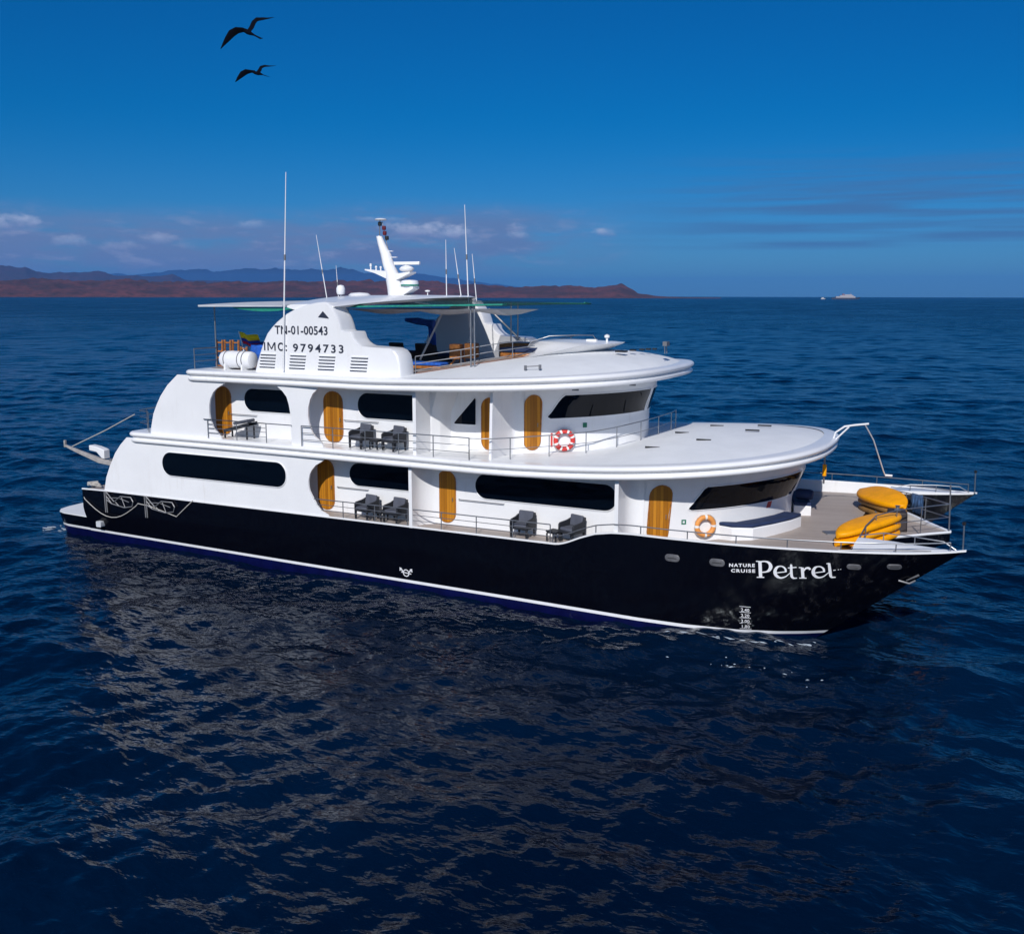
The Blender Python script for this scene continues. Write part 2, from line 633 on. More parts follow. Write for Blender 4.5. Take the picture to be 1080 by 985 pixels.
def build_sea():
    cx, cy = 2.0, -44.0
    front = np.radians(np.concatenate([np.linspace(-64, -37, 70)[:-1], np.linspace(-37, 37, 900), np.linspace(37, 64, 70)[1:]])) - YAW
    back = np.radians(np.linspace(64, 296, 110)[1:-1]) - YAW
    ang = np.concatenate([front, back])
    rad = np.concatenate([np.geomspace(3, 14, 60)[:-1], np.geomspace(14, 620, 960)[:-1], np.geomspace(620, 12500, 170)])
    A, Rr = np.meshgrid(ang, rad)
    X = cx + Rr * np.sin(A)
    Y = cy + Rr * np.cos(A)
    rng = np.random.default_rng(5)
    Z = np.zeros_like(X)
    space = Rr * np.where(Rr < 620, 0.0042, 0.02)
    for i in range(110):
        lam = 0.35 * (9 / 0.35) ** rng.random()
        k = 2 * math.pi / lam
        th = R(-75) + rng.normal(0, 0.75)
        amp = 0.0062 * lam ** 0.80 * (0.6 + 0.8 * rng.random())
        if lam > 3.5:
            amp *= 0.72
        ph = rng.random() * 6.283
        q = k * (X * math.cos(th) + Y * math.sin(th)) + ph
        att = np.clip((lam / space - 2.2) / 2.5, 0, 1)
        s = np.sin(q)
        Z += att * amp * (s - 0.28 * np.cos(2 * q) * 0.6)
    # short waves come in groups: patches of rougher and calmer water
    g = 0.72 + 0.28 * np.sin(X * .13 + 1.7 * np.sin(Y * .06)) * np.sin(Y * .16 + X * .04)
    Z *= g
    na, nr = len(ang), len(rad)
    verts = np.stack([X.ravel(), Y.ravel(), Z.ravel()], 1)
    idx = np.arange(na * nr).reshape(nr, na)
    a = idx[:-1, :]
    b_ = np.roll(idx, -1, 1)[:-1, :]
    c = np.roll(idx, -1, 1)[1:, :]
    d = idx[1:, :]
    F = np.stack([a.ravel(), d.ravel(), c.ravel(), b_.ravel()], 1)
    global SEA_Z
    grid = (ang, rad, Z, cx, cy)

    def SEA_Z(x, y):
        r_ = math.hypot(x - cx, y - cy)
        a_ = math.atan2(x - cx, y - cy)
        i = int(np.argmin(np.abs(np.angle(np.exp(1j * (ang - a_))))))
        j = int(np.argmin(np.abs(rad - r_)))
        return float(Z[j, i])
    me = bpy.data.meshes.new('sea')
    nv = len(verts)
    me.vertices.add(nv + 1)
    co = np.concatenate([verts, [[cx, cy, 0.0]]]).astype(np.float32)
    me.vertices.foreach_set('co', co.ravel())
    tri = np.stack([idx[0], np.roll(idx[0], -1), np.full(na, nv)], 1)
    loops = np.concatenate([F.ravel(), tri.ravel()]).astype(np.int32)
    nf = len(F) + len(tri)
    me.loops.add(len(loops))
    me.loops.foreach_set('vertex_index', loops)
    me.polygons.add(nf)
    starts = np.concatenate([np.arange(len(F)) * 4, len(F) * 4 + np.arange(len(tri)) * 3]).astype(np.int32)
    me.polygons.foreach_set('loop_start', starts)
    me.polygons.foreach_set('use_smooth', np.ones(nf, dtype=bool))
    me.update(calc_edges=True)
    me.validate()
    me.materials.append(water_material())
    o = bpy.data.objects.new('sea', me)
    COL.objects.link(o)
    # normals up
    if me.polygons[0].normal.z < 0:
        me.flip_normals()
    tag(o, kind='structure')
    return o


build_sea()


def build_foam():
    m = bpy.data.materials.new('sea_foam')
    m.use_nodes = True
    t = NT(m.node_tree)
    b = t.n['Principled BSDF']
    b.inputs['Base Color'].default_value = (.40, .46, .52, 1)
    b.inputs['Roughness'].default_value = .8
    rng = random.Random(3)
    mb = MB()
    spots = []
    for i in range(16):                       # wash at the bow and along the forward waterline
        f = rng.random()
        spots.append((lerp(-8.5, -3.6, f ** .7), lerp(-6.55, -4.75, f ** 2.2) - rng.random() * .25, .03 + .08 * rng.random()))
    for i in range(16):                       # flecks a few metres off the bow
        spots.append((rng.gauss(-5.6, 1.1), rng.gauss(-8.4, .3), .010 + .025 * rng.random()))
    for i in range(16):                       # wash under the stern platform
        spots.append((rng.gauss(-37.3, .45), rng.gauss(-5.2, .6), .04 + .12 * rng.random()))
    for i in range(0):
        spots.append((rng.uniform(-36, -10), -6.25 - abs(rng.gauss(0, .2)), .02 + .05 * rng.random()))
    for x, y, r in spots:
        n = 9
        ring = []
        for k in range(n):
            a = 2 * math.pi * k / n
            q = r * (.35 + rng.random())
            ring.append((x + q * 1.7 * math.cos(a), y + q * .6 * math.sin(a)))
        z = [SEA_Z(px, py) + .012 for px, py in ring]
        zc = SEA_Z(x, y) + .03
        mb.add([(x, y, zc)] + [(a[0], a[1], h) for a, h in zip(ring, z)], [(0, 1 + k, 1 + (k + 1) % n) for k in range(n)])
    tag(mb.build('foam', m, fix=False), kind='stuff', label='white flecks of foam on the water at the bow and stern', cat='foam')


build_foam()


# ------------------------------------------------------------------ far land and haze
def land_material(name, c1, c2, c3, scale):
    m = bpy.data.materials.new(name)
    m.use_nodes = True
    t = NT(m.node_tree)
    b = t.n['Principled BSDF']
    tc = t.new('ShaderNodeTexCoord')
    P = tc.outputs['Object']
    n1 = t.noise(P, scale, 6, .65)
    n2 = t.noise(P, scale * 6, 5, .6)
    col = t.mix(t.ramp(n1, .38, .62), c1, c2)
    col = t.mix(t.mul(t.ramp(n2, .45, .7), .7), col, c3)
    t.put(b.inputs['Base Color'], col)
    b.inputs['Roughness'].default_value = .95
    return m


def build_ridge(name, dist, depth, prof, m, seed, rough=0.18, n=420, rows=16, foot=0.0):
    """a strip of real land: prof gives crest height in metres over azimuth (degrees right of the camera axis)"""
    a0, a1 = prof[0][0], prof[-1][0]
    vs, fs = [], []
    for i in range(n + 1):
        az = lerp(a0, a1, i / n)
        h = interp(az, prof)
        w = R(az) - YAW
        for j in range(rows + 1):
            f = j / rows
            d = dist + depth * (f - 0.0)
            s = math.sin(math.pi * min(1, f * 0.98) ** 0.8)
            x, y = CAM[0] + d * math.sin(w), CAM[1] + d * math.cos(w)
            nz = mnoise.fractal(Vector((x / dist * 26 + seed, y / dist * 26, 0.3)), 0.9, 2.1, 5)
            nz2 = mnoise.fractal(Vector((x / dist * 90 + seed, y / dist * 90, 1.3)), 0.9, 2.1, 4)
            z = h * s * (1 + rough * nz + rough * .35 * nz2) + foot * min(1, f * 8) * (1 if h > 0 else 0)
            if j == 0:
                z = -2 if dist < 10000 else -60
            vs.append((x, y, max(z, -60)))
    for i in range(n):
        for j in range(rows):
            k = i * (rows + 1) + j
            fs.append((k, k + 1, k + rows + 2, k + rows + 1))
    o = MB().add(vs, fs).build(name, m, angle=60, fix=False)
    if o.data.polygons[len(o.data.polygons) // 2].normal.z < 0:
        o.data.flip_normals()
    tag(o, kind='structure')
    return o


def azp(px): return math.degrees(math.atan((px - 540) / 1075))
def hgt(py, d, px): return (311.5 - py) / 1075 * d * math.cos(math.atan((px - 540) / 1075))


D1 = 4200.0
near_prof = [(-60, 292), (-20, 293), (30, 294), (80, 296), (120, 295), (150, 296), (175, 297), (200, 297), (260, 298), (320, 297.5), (370, 297), (410, 296.5),
             (450, 297), (480, 299.5), (520, 301), (560, 302), (585, 300.5), (600, 299), (612, 300.5), (626, 302.5), (632, 302), (645, 299.5),
             (655, 298), (663, 301.5), (672, 307), (690, 309.6), (705, 310.3), (730, 310.8), (760, 311.2)]
build_ridge('island', D1, 1500, [(azp(p), hgt(y, D1 + 700, p)) for p, y in near_prof],
            land_material('red_lava_land', (.115, .038, .044), (.048, .024, .034), (.014, .013, .016), .007), 3.1, rough=.3)
D2 = 16000.0
mid_prof = [(-60, 288), (-10, 285), (10, 283.5), (28, 282.5), (40, 287), (60, 288), (90, 287), (120, 290), (138, 288.5), (150, 290), (172, 290), (182, 288.5), (196, 294),
            (230, 297), (300, 298), (420, 300), (520, 305), (600, 309)]
build_ridge('hills', D2, 1800, [(azp(p), hgt(y, D2 + 850, p)) for p, y in mid_prof],
            land_material('brown_hill_land', (.05, .026, .035), (.032, .024, .032), (.02, .02, .024), .002), 7.7)
D3 = 37000.0
far_prof = [(60, 295), (100, 287), (130, 285.5), (165, 284), (190, 280.5), (205, 279), (215, 277.5), (225, 280), (240, 281), (258, 277.5), (268, 277), (285, 279), (330, 278.5), (370, 280), (410, 282.5), (440, 286),
            (480, 291), (520, 296), (560, 303), (600, 309)]
build_ridge('mountains', D3, 5000, [(azp(p), hgt(y, D3 + 2200, p) * .80) for p, y in far_prof],
            land_material('green_mountain_land', (.018, .026, .024), (.012, .020, .018), (.022, .026, .026), .0012), 1.3, rough=.16)


def build_haze():
    m = bpy.data.materials.new('haze_air')
    m.use_nodes = True
    t = NT(m.node_tree)
    t.n.clear()
    out = t.new('ShaderNodeOutputMaterial')
    v = t.new('ShaderNodeVolumePrincipled')
    v.inputs['Color'].default_value = (.10, .38, 1.0, 1)
    v.inputs['Density'].default_value = 0.000028
    v.inputs['Anisotropy'].default_value = 0.0
    t.l.new(v.outputs[0], out.inputs['Volume'])
    s = 42000
    o = MB().box((0, 0, 360 - 3.5), (2 * s, 2 * s, 727), 0).build('haze', m, fix=False)
    tag(o, kind='stuff', label='pale blue sea haze over the far water and land', cat='haze')


build_haze()


# ------------------------------------------------------------------ the catamaran
def sheer_hull(x):                      # top edge of the outer hull side
    return interp(x, [(-36, 2.25), (-33, 2.31), (-12.45, 2.335), (-12.2, 2.36), (-11.9, 2.47), (-11.5, 2.65), (-11.0, 2.83), (-10.4, 2.93), (-9.7, 2.96), (-8.6, 2.95), (-6.8, 2.97), (-4.5, 3.03),
                      (-3, 3.07), (-1.5, 3.12), (-.5, 3.17), (0, 3.22)])


def y_top(x):
    return -interp(x, [(-36, 6.2), (-8, 6.2), (-6.7, 6.2), (-5.6, 6.18), (-4.5, 6.1), (-3.5, 5.97), (-2.9, 5.86), (-2, 5.66), (-1.4, 5.48), (-.95, 5.3), (-.6, 5.15), (-.3, 5.02), (-.12, 4.93), (0, 4.86)])


def y_in(x):
    return -interp(x, [(-36, 3.4), (-8, 3.5), (-5, 3.9), (-3, 4.2), (-1.5, 4.55), (-.5, 4.77), (0, 4.84)])


def y_wl(x):
    return -interp(x, [(-37, 5.7), (-31, 5.85), (-23.5, 6.05), (-15, 6.15), (-9.5, 6.2), (-8, 6.1), (-6.5, 5.82), (-5.3, 5.35), (-4.5, 4.9), (-3.9, 4.48)])


def y_wl_in(x):
    return -interp(x, [(-37, 3.7), (-8, 3.8), (-6, 4.0), (-5, 4.2), (-3.9, 4.46)])


def rake(x): return 1.22 * smooth((x + 12) / 12)
def zdeck(x): return 2.31 + 0.36 * smooth((x + 12) / 9.5)
def zstripe(x): return interp(x, [(-37, .41), (-30, .34), (-23, .28), (-14, .18), (-8.5, .10), (-4, .05), (0, .05)])


def hull_point(xt, z, side):
    """side 0 outer, 1 inner; xt is the X of the station at the hull's top edge"""
    zt = sheer_hull(xt)
    x = xt - rake(xt) * (zt - z)
    w = smooth((xt + 14) / 8)
    if z >= 0:
        sa = min(1.0, z / 1.4)
        sf = (z / zt) ** 1.25
        s = lerp(sa, sf, w)
    else:
        s = 0
    xw = xt - rake(xt) * zt
    if side == 0:
        y = lerp(y_wl(xw), y_top(xt), s)
    else:
        y = lerp(y_wl_in(xw), y_in(xt), s)
    if z < 0:
        k = min(1, -z / 0.9)
        mid = (y_wl(xw) + y_wl_in(xw)) / 2
        y = lerp(y, mid, 0.55 * k * k)
    return (x, y, z)


BOAT = thing('catamaran', 'three deck white cruise catamaran with black hulls and oval wooden doors', 'catamaran', (0, 0, 0))


def build_hull():
    xs = list(np.linspace(-34.6, -12.6, 34)) + list(np.linspace(-12.45, -9.7, 14)) + list(np.linspace(-9.4, -1.0, 34)) + [-.75, -.5, -.3, -.15, -.05, 0]
    mb = MB()
    for side in (0, 1):
        rows = []
        for x in xs:
            zt, zs = sheer_hull(x), zstripe(x - rake(x) * 3)
            if side == 1 and x < -3.0:
                zt = min(zt, zdeck(x) - .06)
            zs_ = [-.9, -.5, -.1, zs, zs + .105] + [lerp(zs + .105, zt, k / 9) for k in range(1, 10)]
            rows.append([hull_point(x, z, side) for z in zs_])
        nz = len(rows[0])
        o = len(mb.v)
        mb.v += [p for r_ in rows for p in r_]
        for i in range(len(xs) - 1):
            for k in range(nz - 1):
                a = o + i * nz + k
                q = [a, a + nz, a + nz + 1, a + 1]
                mb.f.append(q if side == 0 else q[::-1])
                mb.mi.append(2 if k < 3 else (1 if k == 3 else 0))
        if side == 0:
            r0 = rows
        else:
            n0 = len(xs) * nz
            # transom and stem joints
            for k in range(nz - 1):
                mb.f.append([k, k + 1, n0 + k + 1, n0 + k])
                mb.mi.append(2 if k < 3 else (1 if k == 3 else 0))
                a = (len(xs) - 1) * nz + k
                mb.f.append([a + 1, a, n0 + a, n0 + a + 1])
                mb.mi.append(2 if k < 3 else (1 if k == 3 else 0))
    return mb


HB = build_hull()
HB_bvh = BVHTree.FromPolygons([Vector(v) for v in HB.v], HB.f)
hull = HB.build('hull', [HULLM, STRIPE, BLUEPAINT], BOAT, angle=30, fix=False)
HB.mirror().build('hull', [HULLM, STRIPE, BLUEPAINT], BOAT, angle=30, fix=False)


def on_hull(x, z, off=0.006):
    h = HB_bvh.ray_cast(Vector((x, -12, z)), Vector((0, 1, 0)))
    if h[0] is None:
        return Vector((x, -6.2, z))
    n = h[1] if h[1].y < 0 else -h[1]
    return h[0] + n * off


# swim platforms aft of the transoms
def swim_platform():
    plan = [(-34.55, -6.1), (-36.1, -6.0), (-36.55, -5.85), (-36.9, -5.5), (-37.05, -5.0), (-37.1, -4.3), (-37.1, -3.7), (-34.55, -3.6)]
    m = MB()
    levels = [(-.6, .95), (.30, 1.0), (.40, 1.0), (.505, 1.0), (.95, 1.0), (1.0, 1.0), (1.04, .99)]
    cx, cy = -35.5, -4.8
    def yk(y, z):
        t_ = (-3.6 - y) / 2.5
        return -3.6 + (hull_point(-34.6, z, 0)[1] + 3.6) * t_
    rings = [[(cx + (x - cx) * k if x < -34.6 else x, yk(y, z) * k + cy * (1 - k), z) for x, y in plan] for z, k in levels]
    n = len(plan)
    for i in range(len(levels) - 1):
        mi = [2, 2, 1, 0, 0, 3][i]
        vs = rings[i] + rings[i + 1]
        m.add(vs, [(k, (k + 1) % n, n + (k + 1) % n, n + k) for k in range(n)], mi)
    m.add(rings[-1], [tuple(range(n))], 3)
    return m


sw = swim_platform()
sw.build('swim_platform', [HULLM, STRIPE, BLUEPAINT, DECKWHITE], BOAT)
sw.mirror().build('swim_platform', [HULLM, STRIPE, BLUEPAINT, DECKWHITE], BOAT)


# white cap rail along each hull's top edge
def cap_rail():
    xs = list(np.linspace(-34.6, -12.6, 30)) + list(np.linspace(-12.45, -9.7, 16)) + list(np.linspace(-9.4, -1, 26)) + [-.6, -.3, -.12, 0.02]
    path = []
    m = MB()
    rings = []
    for x in xs:
        y, z = y_top(x), sheer_hull(x)
        w, h = .055, .035
        rings.append([(x, y - .018, z - .02), (x, y - .018, z + h), (x, y + w, z + h), (x, y + w, z - .02)])
    m.rings(rings)
    return m


cr = cap_rail()
cr.build('cap_rail', WHITE, BOAT)
cr.mirror().build('cap_rail', WHITE, BOAT)


# main deck between the hull tops, and the pointed nose platform between the bows
def main_deck():
    m = MB()
    xs = list(np.linspace(-34.3, -12, 8)) + list(np.linspace(-11, -3.0, 12))
    rings = []
    for x in xs:
        z = zdeck(x)
        yo = -on_hull(x, z - .02, 0).y - .05
        yl = -on_hull(x, z - .12, 0).y - .06
        rings.append([(x, -yo, z), (x, yo, z), (x, yl, z - .1), (x, -yl, z - .1)])
    m.rings(rings)
    return m


main_deck().build('main_deck', TEAK, BOAT)

NOSE = [(-3.0, 4.1), (-2.92, 3.2), (-2.75, 2.35), (-2.45, 1.95), (-1.9, 1.35), (-1.2, .62), (-.62, .07)]


def nose_platform():
    edge = [(x, -y) for x, y in NOSE] + [(x, y) for x, y in reversed(NOSE)]
    z = 2.68
    teak = MB().prism([(x * 1 - (.0 if abs(y) > 3 else .09), y * .96) for x, y in edge] + [(-3.3, 4.1), (-3.3, -4.1)], z - .05, z + .004)
    body = MB()
    n = len(edge)
    r0 = [(x, y, z - .004) for x, y in edge] + [(-3.6, 4.1, z - .004), (-3.6, -4.1, z - .004)]
    r1 = [(x, y, z - .3) for x, y in edge] + [(-3.6, 4.1, z - .3), (-3.6, -4.1, z - .3)]
    r2_ = [(x - .5 - .25 * (x + 3), y * .7, z - .95) for x, y in edge] + [(-4.2, 3, z - .95), (-4.2, -3, z - .95)]
    body.rings([r2_, r1, r0])
    edge_cap = MB()
    edge_cap.tube([(x, y, z + .02) for x, y in edge], .045, 6)
    # curved white coaming inside the far (port) edge and along the near one
    co = MB()
    pts = [(x - .06, y * .95) for x, y in reversed(NOSE[:-1])] + []
    ring = []
    full = [(-.72, .05)] + pts
    for i, (x, y) in enumerate(full):
        h = .03 + .24 * smooth(i / 3.0)
        ring.append([(x, y, z), (x - .01, y - .02, z + h), (x + .1, y + .09, z + h), (x + .12, y + .1, z)])
    co.rings(ring)
    return teak, body, edge_cap, co


tk, nb, ec, co = nose_platform()
nb.build('nose', HULLM, BOAT)
tk.build('nose_deck', TEAK, BOAT)
ec.build('nose_edge', WHITE, BOAT)
co.build('nose_coaming', WHITE, BOAT)


# white foredecks that close each bow
def foredeck():
    m = MB()
    xs = [-3.05, -2.5, -2, -1.5, -1, -.6, -.3, -.1]
    rings = []
    for x in xs:
        zo, yo, yi = sheer_hull(x) - .01, y_top(x) + .04, y_in(x)
        zi = zo + .10 * min(1, abs(x) / 2)
        rings.append([(x, yo, zo), (x, lerp(yo, yi, .25), zo + .01), (x, lerp(yo, yi, .4), zi), (x, yi, zi), (x, yi + .0, zo - .03), (x, yo, zo - .03)])
    m.rings(rings)
    return m


fd = foredeck()
fd.build('foredeck', WHITE, BOAT)
fd.mirror().build('foredeck', WHITE, BOAT)


# bulwark inner faces (white) forward of the low side deck
def bulwark():
    m = MB()
    rings = []
    for x in list(np.linspace(-12.3, -3.05, 30)):
        y, z = y_top(x) + .045, sheer_hull(x) - .005
        zl = min(z - .02, zdeck(x) - .03)
        yl = on_hull(x, zl, 0).y + .06
        rings.append([(x, y, z), (x, y + .06, z), (x, yl + .06, zl), (x, yl, zl)])
    m.rings(rings)
    return m


bw = bulwark()
bw.build('bulwark', WHITE, BOAT)
bw.mirror().build('bulwark', WHITE, BOAT)


# ---- deck slabs with their double moulding
def outline(tip, xc, w0, n, waft, xaft, rc, m_=26):
    a = tip - xc
    pts = []
    for k in range(m_ + 1):                       # starboard side, from tip aft
        th = (k / m_) * math.pi / 2
        x = xc + a * abs(math.cos(th)) ** (2 / n)
        y = w0 * abs(math.sin(th)) ** (2 / n)
        pts.append((x, -y))
    for k in range(1, 15):
        f = k / 14
        pts.append((lerp(xc, xaft + rc, f), -lerp(w0, waft, smooth(f * 1.6))))
    for k in range(1, 7):
        th = k / 6 * math.pi / 2
        pts.append((xaft + rc - rc * math.sin(th), -(waft - rc + rc * math.cos(th))))
    port = [(x, -y) for x, y in reversed(pts[1:])]
    return pts + port                              # closed loop


D2 = outline(-4.5, -12.5, 6.6, 2.5, 6.38, -31.75, .55)
D3 = outline(-10.2, -17.5, 6.66, 2.8, 6.38, -28.45, .5)
def z2(x): return 4.95 + .48 * max(0, min(1.2, (x + 15) / 9)) ** 1.5
def z3(x): return 7.60 + .33 * max(0, min(1.2, (x + 20) / 9)) ** 1.3


PROFILE = [(-.55, .0), (-.16, .0), (-.08, -.012), (-.025, -.05), (0, -.10), (-.02, -.155), (-.07, -.19), (-.125, -.21), (-.135, -.25),
           (-.11, -.275), (-.07, -.29), (-.05, -.34), (-.065, -.40), (-.11, -.43), (-.2, -.45), (-.7, -.45)]


def offsets(loop):
    n = len(loop)
    out = []
    for i in range(n):
        p0, p1, p2 = Vector(loop[i - 1]), Vector(loop[i]), Vector(loop[(i + 1) % n])
        t = (p2 - p0)
        nn = Vector((t.y, -t.x))
        out.append(-nn.normalized() if nn.length > 1e-9 else Vector((1, 0)))
    # outward means away from the boat's middle
    res = []
    for (x, y), nn in zip(loop, out):
        c = Vector((x + 18, y))
        res.append(nn if nn.dot(c) > 0 else -nn)
    return res


def moulding(loop, zf):
    no = offsets(loop)
    rings = []
    for (x, y), nn in zip(loop, no):
        rings.append([(x + nn.x * o, y + nn.y * o, zf(x) + h) for o, h in PROFILE])
    return MB().rings(rings, closed=True, loop=False, caps=False)


def deck_top(loop, zf, crown, drop=.004):
    """the walking surface, a domed sheet inside the moulding"""
    no = offsets(loop)
    half = [(x + nn.x * -.5, min(-0.0, y + nn.y * -.5)) for (x, y), nn in zip(loop, no) if y <= 1e-6]
    half.sort(key=lambda p: p[0])
    rings = []
    nf = 20
    for x, y in half:
        w = abs(y)
        rings.append([(x, w * (2 * k / nf - 1), zf(x) - drop + crown(x) * (min(1, w / 5.5) ** 1.5) * (1 - (2 * k / nf - 1) ** 2)) for k in range(nf + 1)])
    return MB().rings(rings, loop=False, caps=False)


def crown2(x): return .42 * smooth((x + 12.5) / 3) * 1.0
def crown3(x): return interp(x, [(-20.2, 0), (-19, .1), (-18, .33), (-16.4, .56), (-14.5, .66), (-12, .6), (-10, .5)])
def underside(loop, zf): return MB().add([(x, y, zf(x) - .449) for x, y in [(a * 1 + (-.5 if a > -10 else 0), b * .93) for a, b in loop]], [tuple(range(len(loop)))])


moulding(D2, z2).build('upper_deck_edge', WHITE, BOAT, angle=50)
moulding(D3, z3).build('sun_deck_edge', WHITE, BOAT, angle=50)
deck_top(D2, z2, crown2).build('upper_deck', DECKWHITE, BOAT, angle=50)
deck_top(D3, z3, crown3).build('sun_deck', DECKWHITE, BOAT, angle=50)


def ceiling(loop, zf):
    no = offsets(loop)
    half = sorted([(x + nn.x * -.65, min(0, y + nn.y * -.65)) for (x, y), nn in zip(loop, no) if y <= 1e-6])
    return MB().rings([[(x, y, zf(x) - .448), (x, 0, zf(x) - .446), (x, -y, zf(x) - .448)] for x, y in half], loop=False, caps=False)


ceiling(D2, z2).build('deck_underside', WHITE, BOAT)
ceiling(D3, z3).build('deck_underside', WHITE, BOAT)


# ---- cabins: plan lines of the walls
def sup(xc, a, w, n, k0=0, k1=24):
    return [(xc + a * math.cos(k / 24 * math.pi / 2) ** (2 / n), -w * math.sin(k / 24 * math.pi / 2) ** (2 / n)) for k in range(24, -1, -1)]


WL_PLAN = [(-31.5, -5.2), (-24, -5.2), (-16, -5.2)] + sup(-11.0, 5.05, 5.2, 1.85)
WU_PLAN = [(-28.8, -5.2), (-22, -5.2), (-17.75, -5.2), (-17.55, -4.9), (-17.4, -4.3)] + sup(-16.0, 4.5, 4.22, 1.95)


class Wall:
    def __init__(self, plan, lean):
        self.p = [Vector(p) for p in plan]
        self.s = [0.0]
        for a, b in zip(self.p, self.p[1:]):
            self.s.append(self.s[-1] + (b - a).length)
        self.lean = lean

    def xy(self, s):
        s = max(0, min(self.s[-1] - 1e-6, s))
        for i in range(len(self.s) - 1):
            if s <= self.s[i + 1]:
                f = (s - self.s[i]) / (self.s[i + 1] - self.s[i])
                d = (self.p[i + 1] - self.p[i]).normalized()
                return self.p[i].lerp(self.p[i + 1], f), Vector((d.y, -d.x))
        return self.p[-1], Vector((1, 0))

    def at(self, s, z, off=0.0):
        p, n = self.xy(s)
        nn = n if n.dot(Vector((p.x + 20, p.y))) > 0 else -n
        l = self.lean(p, nn, z)
        return Vector((p.x + nn.x * off + l, p.y + nn.y * off, z))

    def s_of_x(self, x):
        lo, hi = 0.0, self.s[-1]
        for _ in range(50):
            mid = (lo + hi) / 2
            if self.xy(mid)[0].x < x:
                lo = mid
            else:
                hi = mid
        return lo


def lean_low(p, n, z): return .42 * max(0, n.x) ** 1.2 * smooth((z - 3.25) / 1.3)
def lean_up(p, n, z): return .30 * max(0, n.x) ** 1.2 * smooth((z - 6.1) / 1.2)


WL = Wall(WL_PLAN, lean_low)
WU = Wall(WU_PLAN, lean_up)


def cabin(wall, z0, z1f, rows=10):
    ss = sorted(set(list(np.linspace(0, wall.s[-1], 120)) + wall.s))
    m = MB()
    rings = []
    for s in ss:
        x = wall.xy(s)[0].x
        rings.append([tuple(wall.at(s, lerp(z0, z1f(x), k / rows))) for k in range(rows + 1)])
    port = [[(x, -y, z) for x, y, z in r_] for r_ in reversed(rings)]
    m.rings(rings + port, closed=True, loop=False, caps=False)
    return m


cabin(WL, 2.2, lambda x: z2(x) - .43).build('main_cabin', WHITE, BOAT, angle=40)
cabin(WU, 4.8, lambda x: z3(x) - .43).build('upper_cabin', WHITE, BOAT, angle=40)


# ---- flush side skins with their curved stern edge and round balcony ends
def skin(pts, y0=-6.2, y1=-6.13):
    return MB().prism(pts, y0, y1, 'Y')


low_skin = [(-33.27, 2.3), (-33.1, 2.9), (-32.85, 3.4), (-32.5, 3.97), (-32.15, 4.36), (-31.78, 4.68),
            (-21.7, 4.68), (-21.86, 4.42), (-22.17, 4.25), (-22.36, 4.05), (-22.45, 3.9), (-22.52, 3.65), (-22.52, 3.4), (-22.48, 3.25), (-22.40, 3.1), (-22.15, 2.7), (-21.95, 2.52), (-21.7, 2.42), (-21.6, 2.3)]
up_skin_aft = [(-30.42, 4.8), (-30.36, 5.2), (-30.2, 5.75), (-29.98, 6.15), (-29.75, 6.5), (-29.35, 6.95), (-28.8, 7.38),
               (-26.2, 7.38), (-26.44, 7.11), (-26.8, 6.92), (-27.0, 6.75), (-27.15, 6.5), (-27.22, 6.25), (-27.24, 5.95), (-27.21, 5.7), (-27.06, 5.36), (-26.9, 5.2), (-26.7, 5.05), (-26.6, 4.8)]
up_skin_mid = [(-23.25, 4.8), (-23.25, 5.95), (-23.27, 6.15), (-23.32, 6.45), (-23.42, 6.75), (-23.6, 6.95), (-23.9, 7.15), (-24.2, 7.38),
               (-21.75, 7.38), (-21.97, 7.11), (-22.2, 6.92), (-22.33, 6.7), (-22.43, 6.39), (-22.45, 6.1), (-22.41, 5.8), (-22.3, 5.5), (-22.15, 5.32), (-21.85, 5.12), (-21.75, 4.8)]
for sk in (low_skin, up_skin_aft, up_skin_mid):
    a = skin(sk)
    a.build('side_skin', WHITE, BOAT, angle=30)
    a.mirror().build('side_skin', WHITE, BOAT, angle=30)


# ---- partitions between balconies: thin at the outer edge, sweeping into the wall
def partition(x0, yo, yi, z0, z1, r=.55, th=.13, lean=0.0):
    poly = [(x0, yo), (x0 + th, yo)]
    ys = yi - r
    poly.append((x0 + th, ys))
    for k in range(1, 9):
        a = k / 8 * math.pi / 2
        poly.append((x0 + th + r * (1 - math.cos(a)), ys + r * math.sin(a)))
    poly.append((x0, yi))
    m = MB()
    n = len(poly)
    rings = []
    for z in (z0, z1):
        f = (z - z0) / (z1 - z0)
        rings.append([(x, lerp(y, yi, lean * f) if y < yi - .01 else y, z) for x, y in poly])
    return m.rings(rings)


for args in [(-18.1, -6.22, -5.19, 2.3, 4.52, .8), (-10.35, -6.15, -5.05, 2.3, 4.68, .5), (-17.9, -6.2, -4.25, 4.9, 7.2, .75), (-15.05, -5.9, -4.05, 4.9, 7.25, .35, .1, .06)]:
    p_ = partition(*args)
    p_.build('partition', WHITE, BOAT, angle=40)
    p_.mirror().build('partition', WHITE, BOAT, angle=40)


# ---- windows and doors on the walls
def pane(P, cols, m_, th=.03, rim=.05):
    """cols: (s, z_low, z_high) across; P(s, z, off) gives the point"""
    g = MB()
    front, back = [], []
    for s, a, b in cols:
        nz = 4
        front.append([P(s, lerp(a, b, k / nz), th) for k in range(nz + 1)])
    g.rings(front, loop=False, caps=False)
    loop = [P(s, a, th) for s, a, b in cols] + [P(s, b, th) for s, a, b in reversed(cols)]
    base = [P(s, a, -.02) for s, a, b in cols] + [P(s, b, -.02) for s, a, b in reversed(cols)]
    n = len(loop)
    g.add(loop + base, [(i, (i + 1) % n, n + (i + 1) % n, n + i) for i in range(n)])
    f = MB().tube([P(s, a, .012) for s, a, b in cols] + [P(s, b, .012) for s, a, b in reversed(cols)], rim * .5, 6, closed=True)
    return g, f


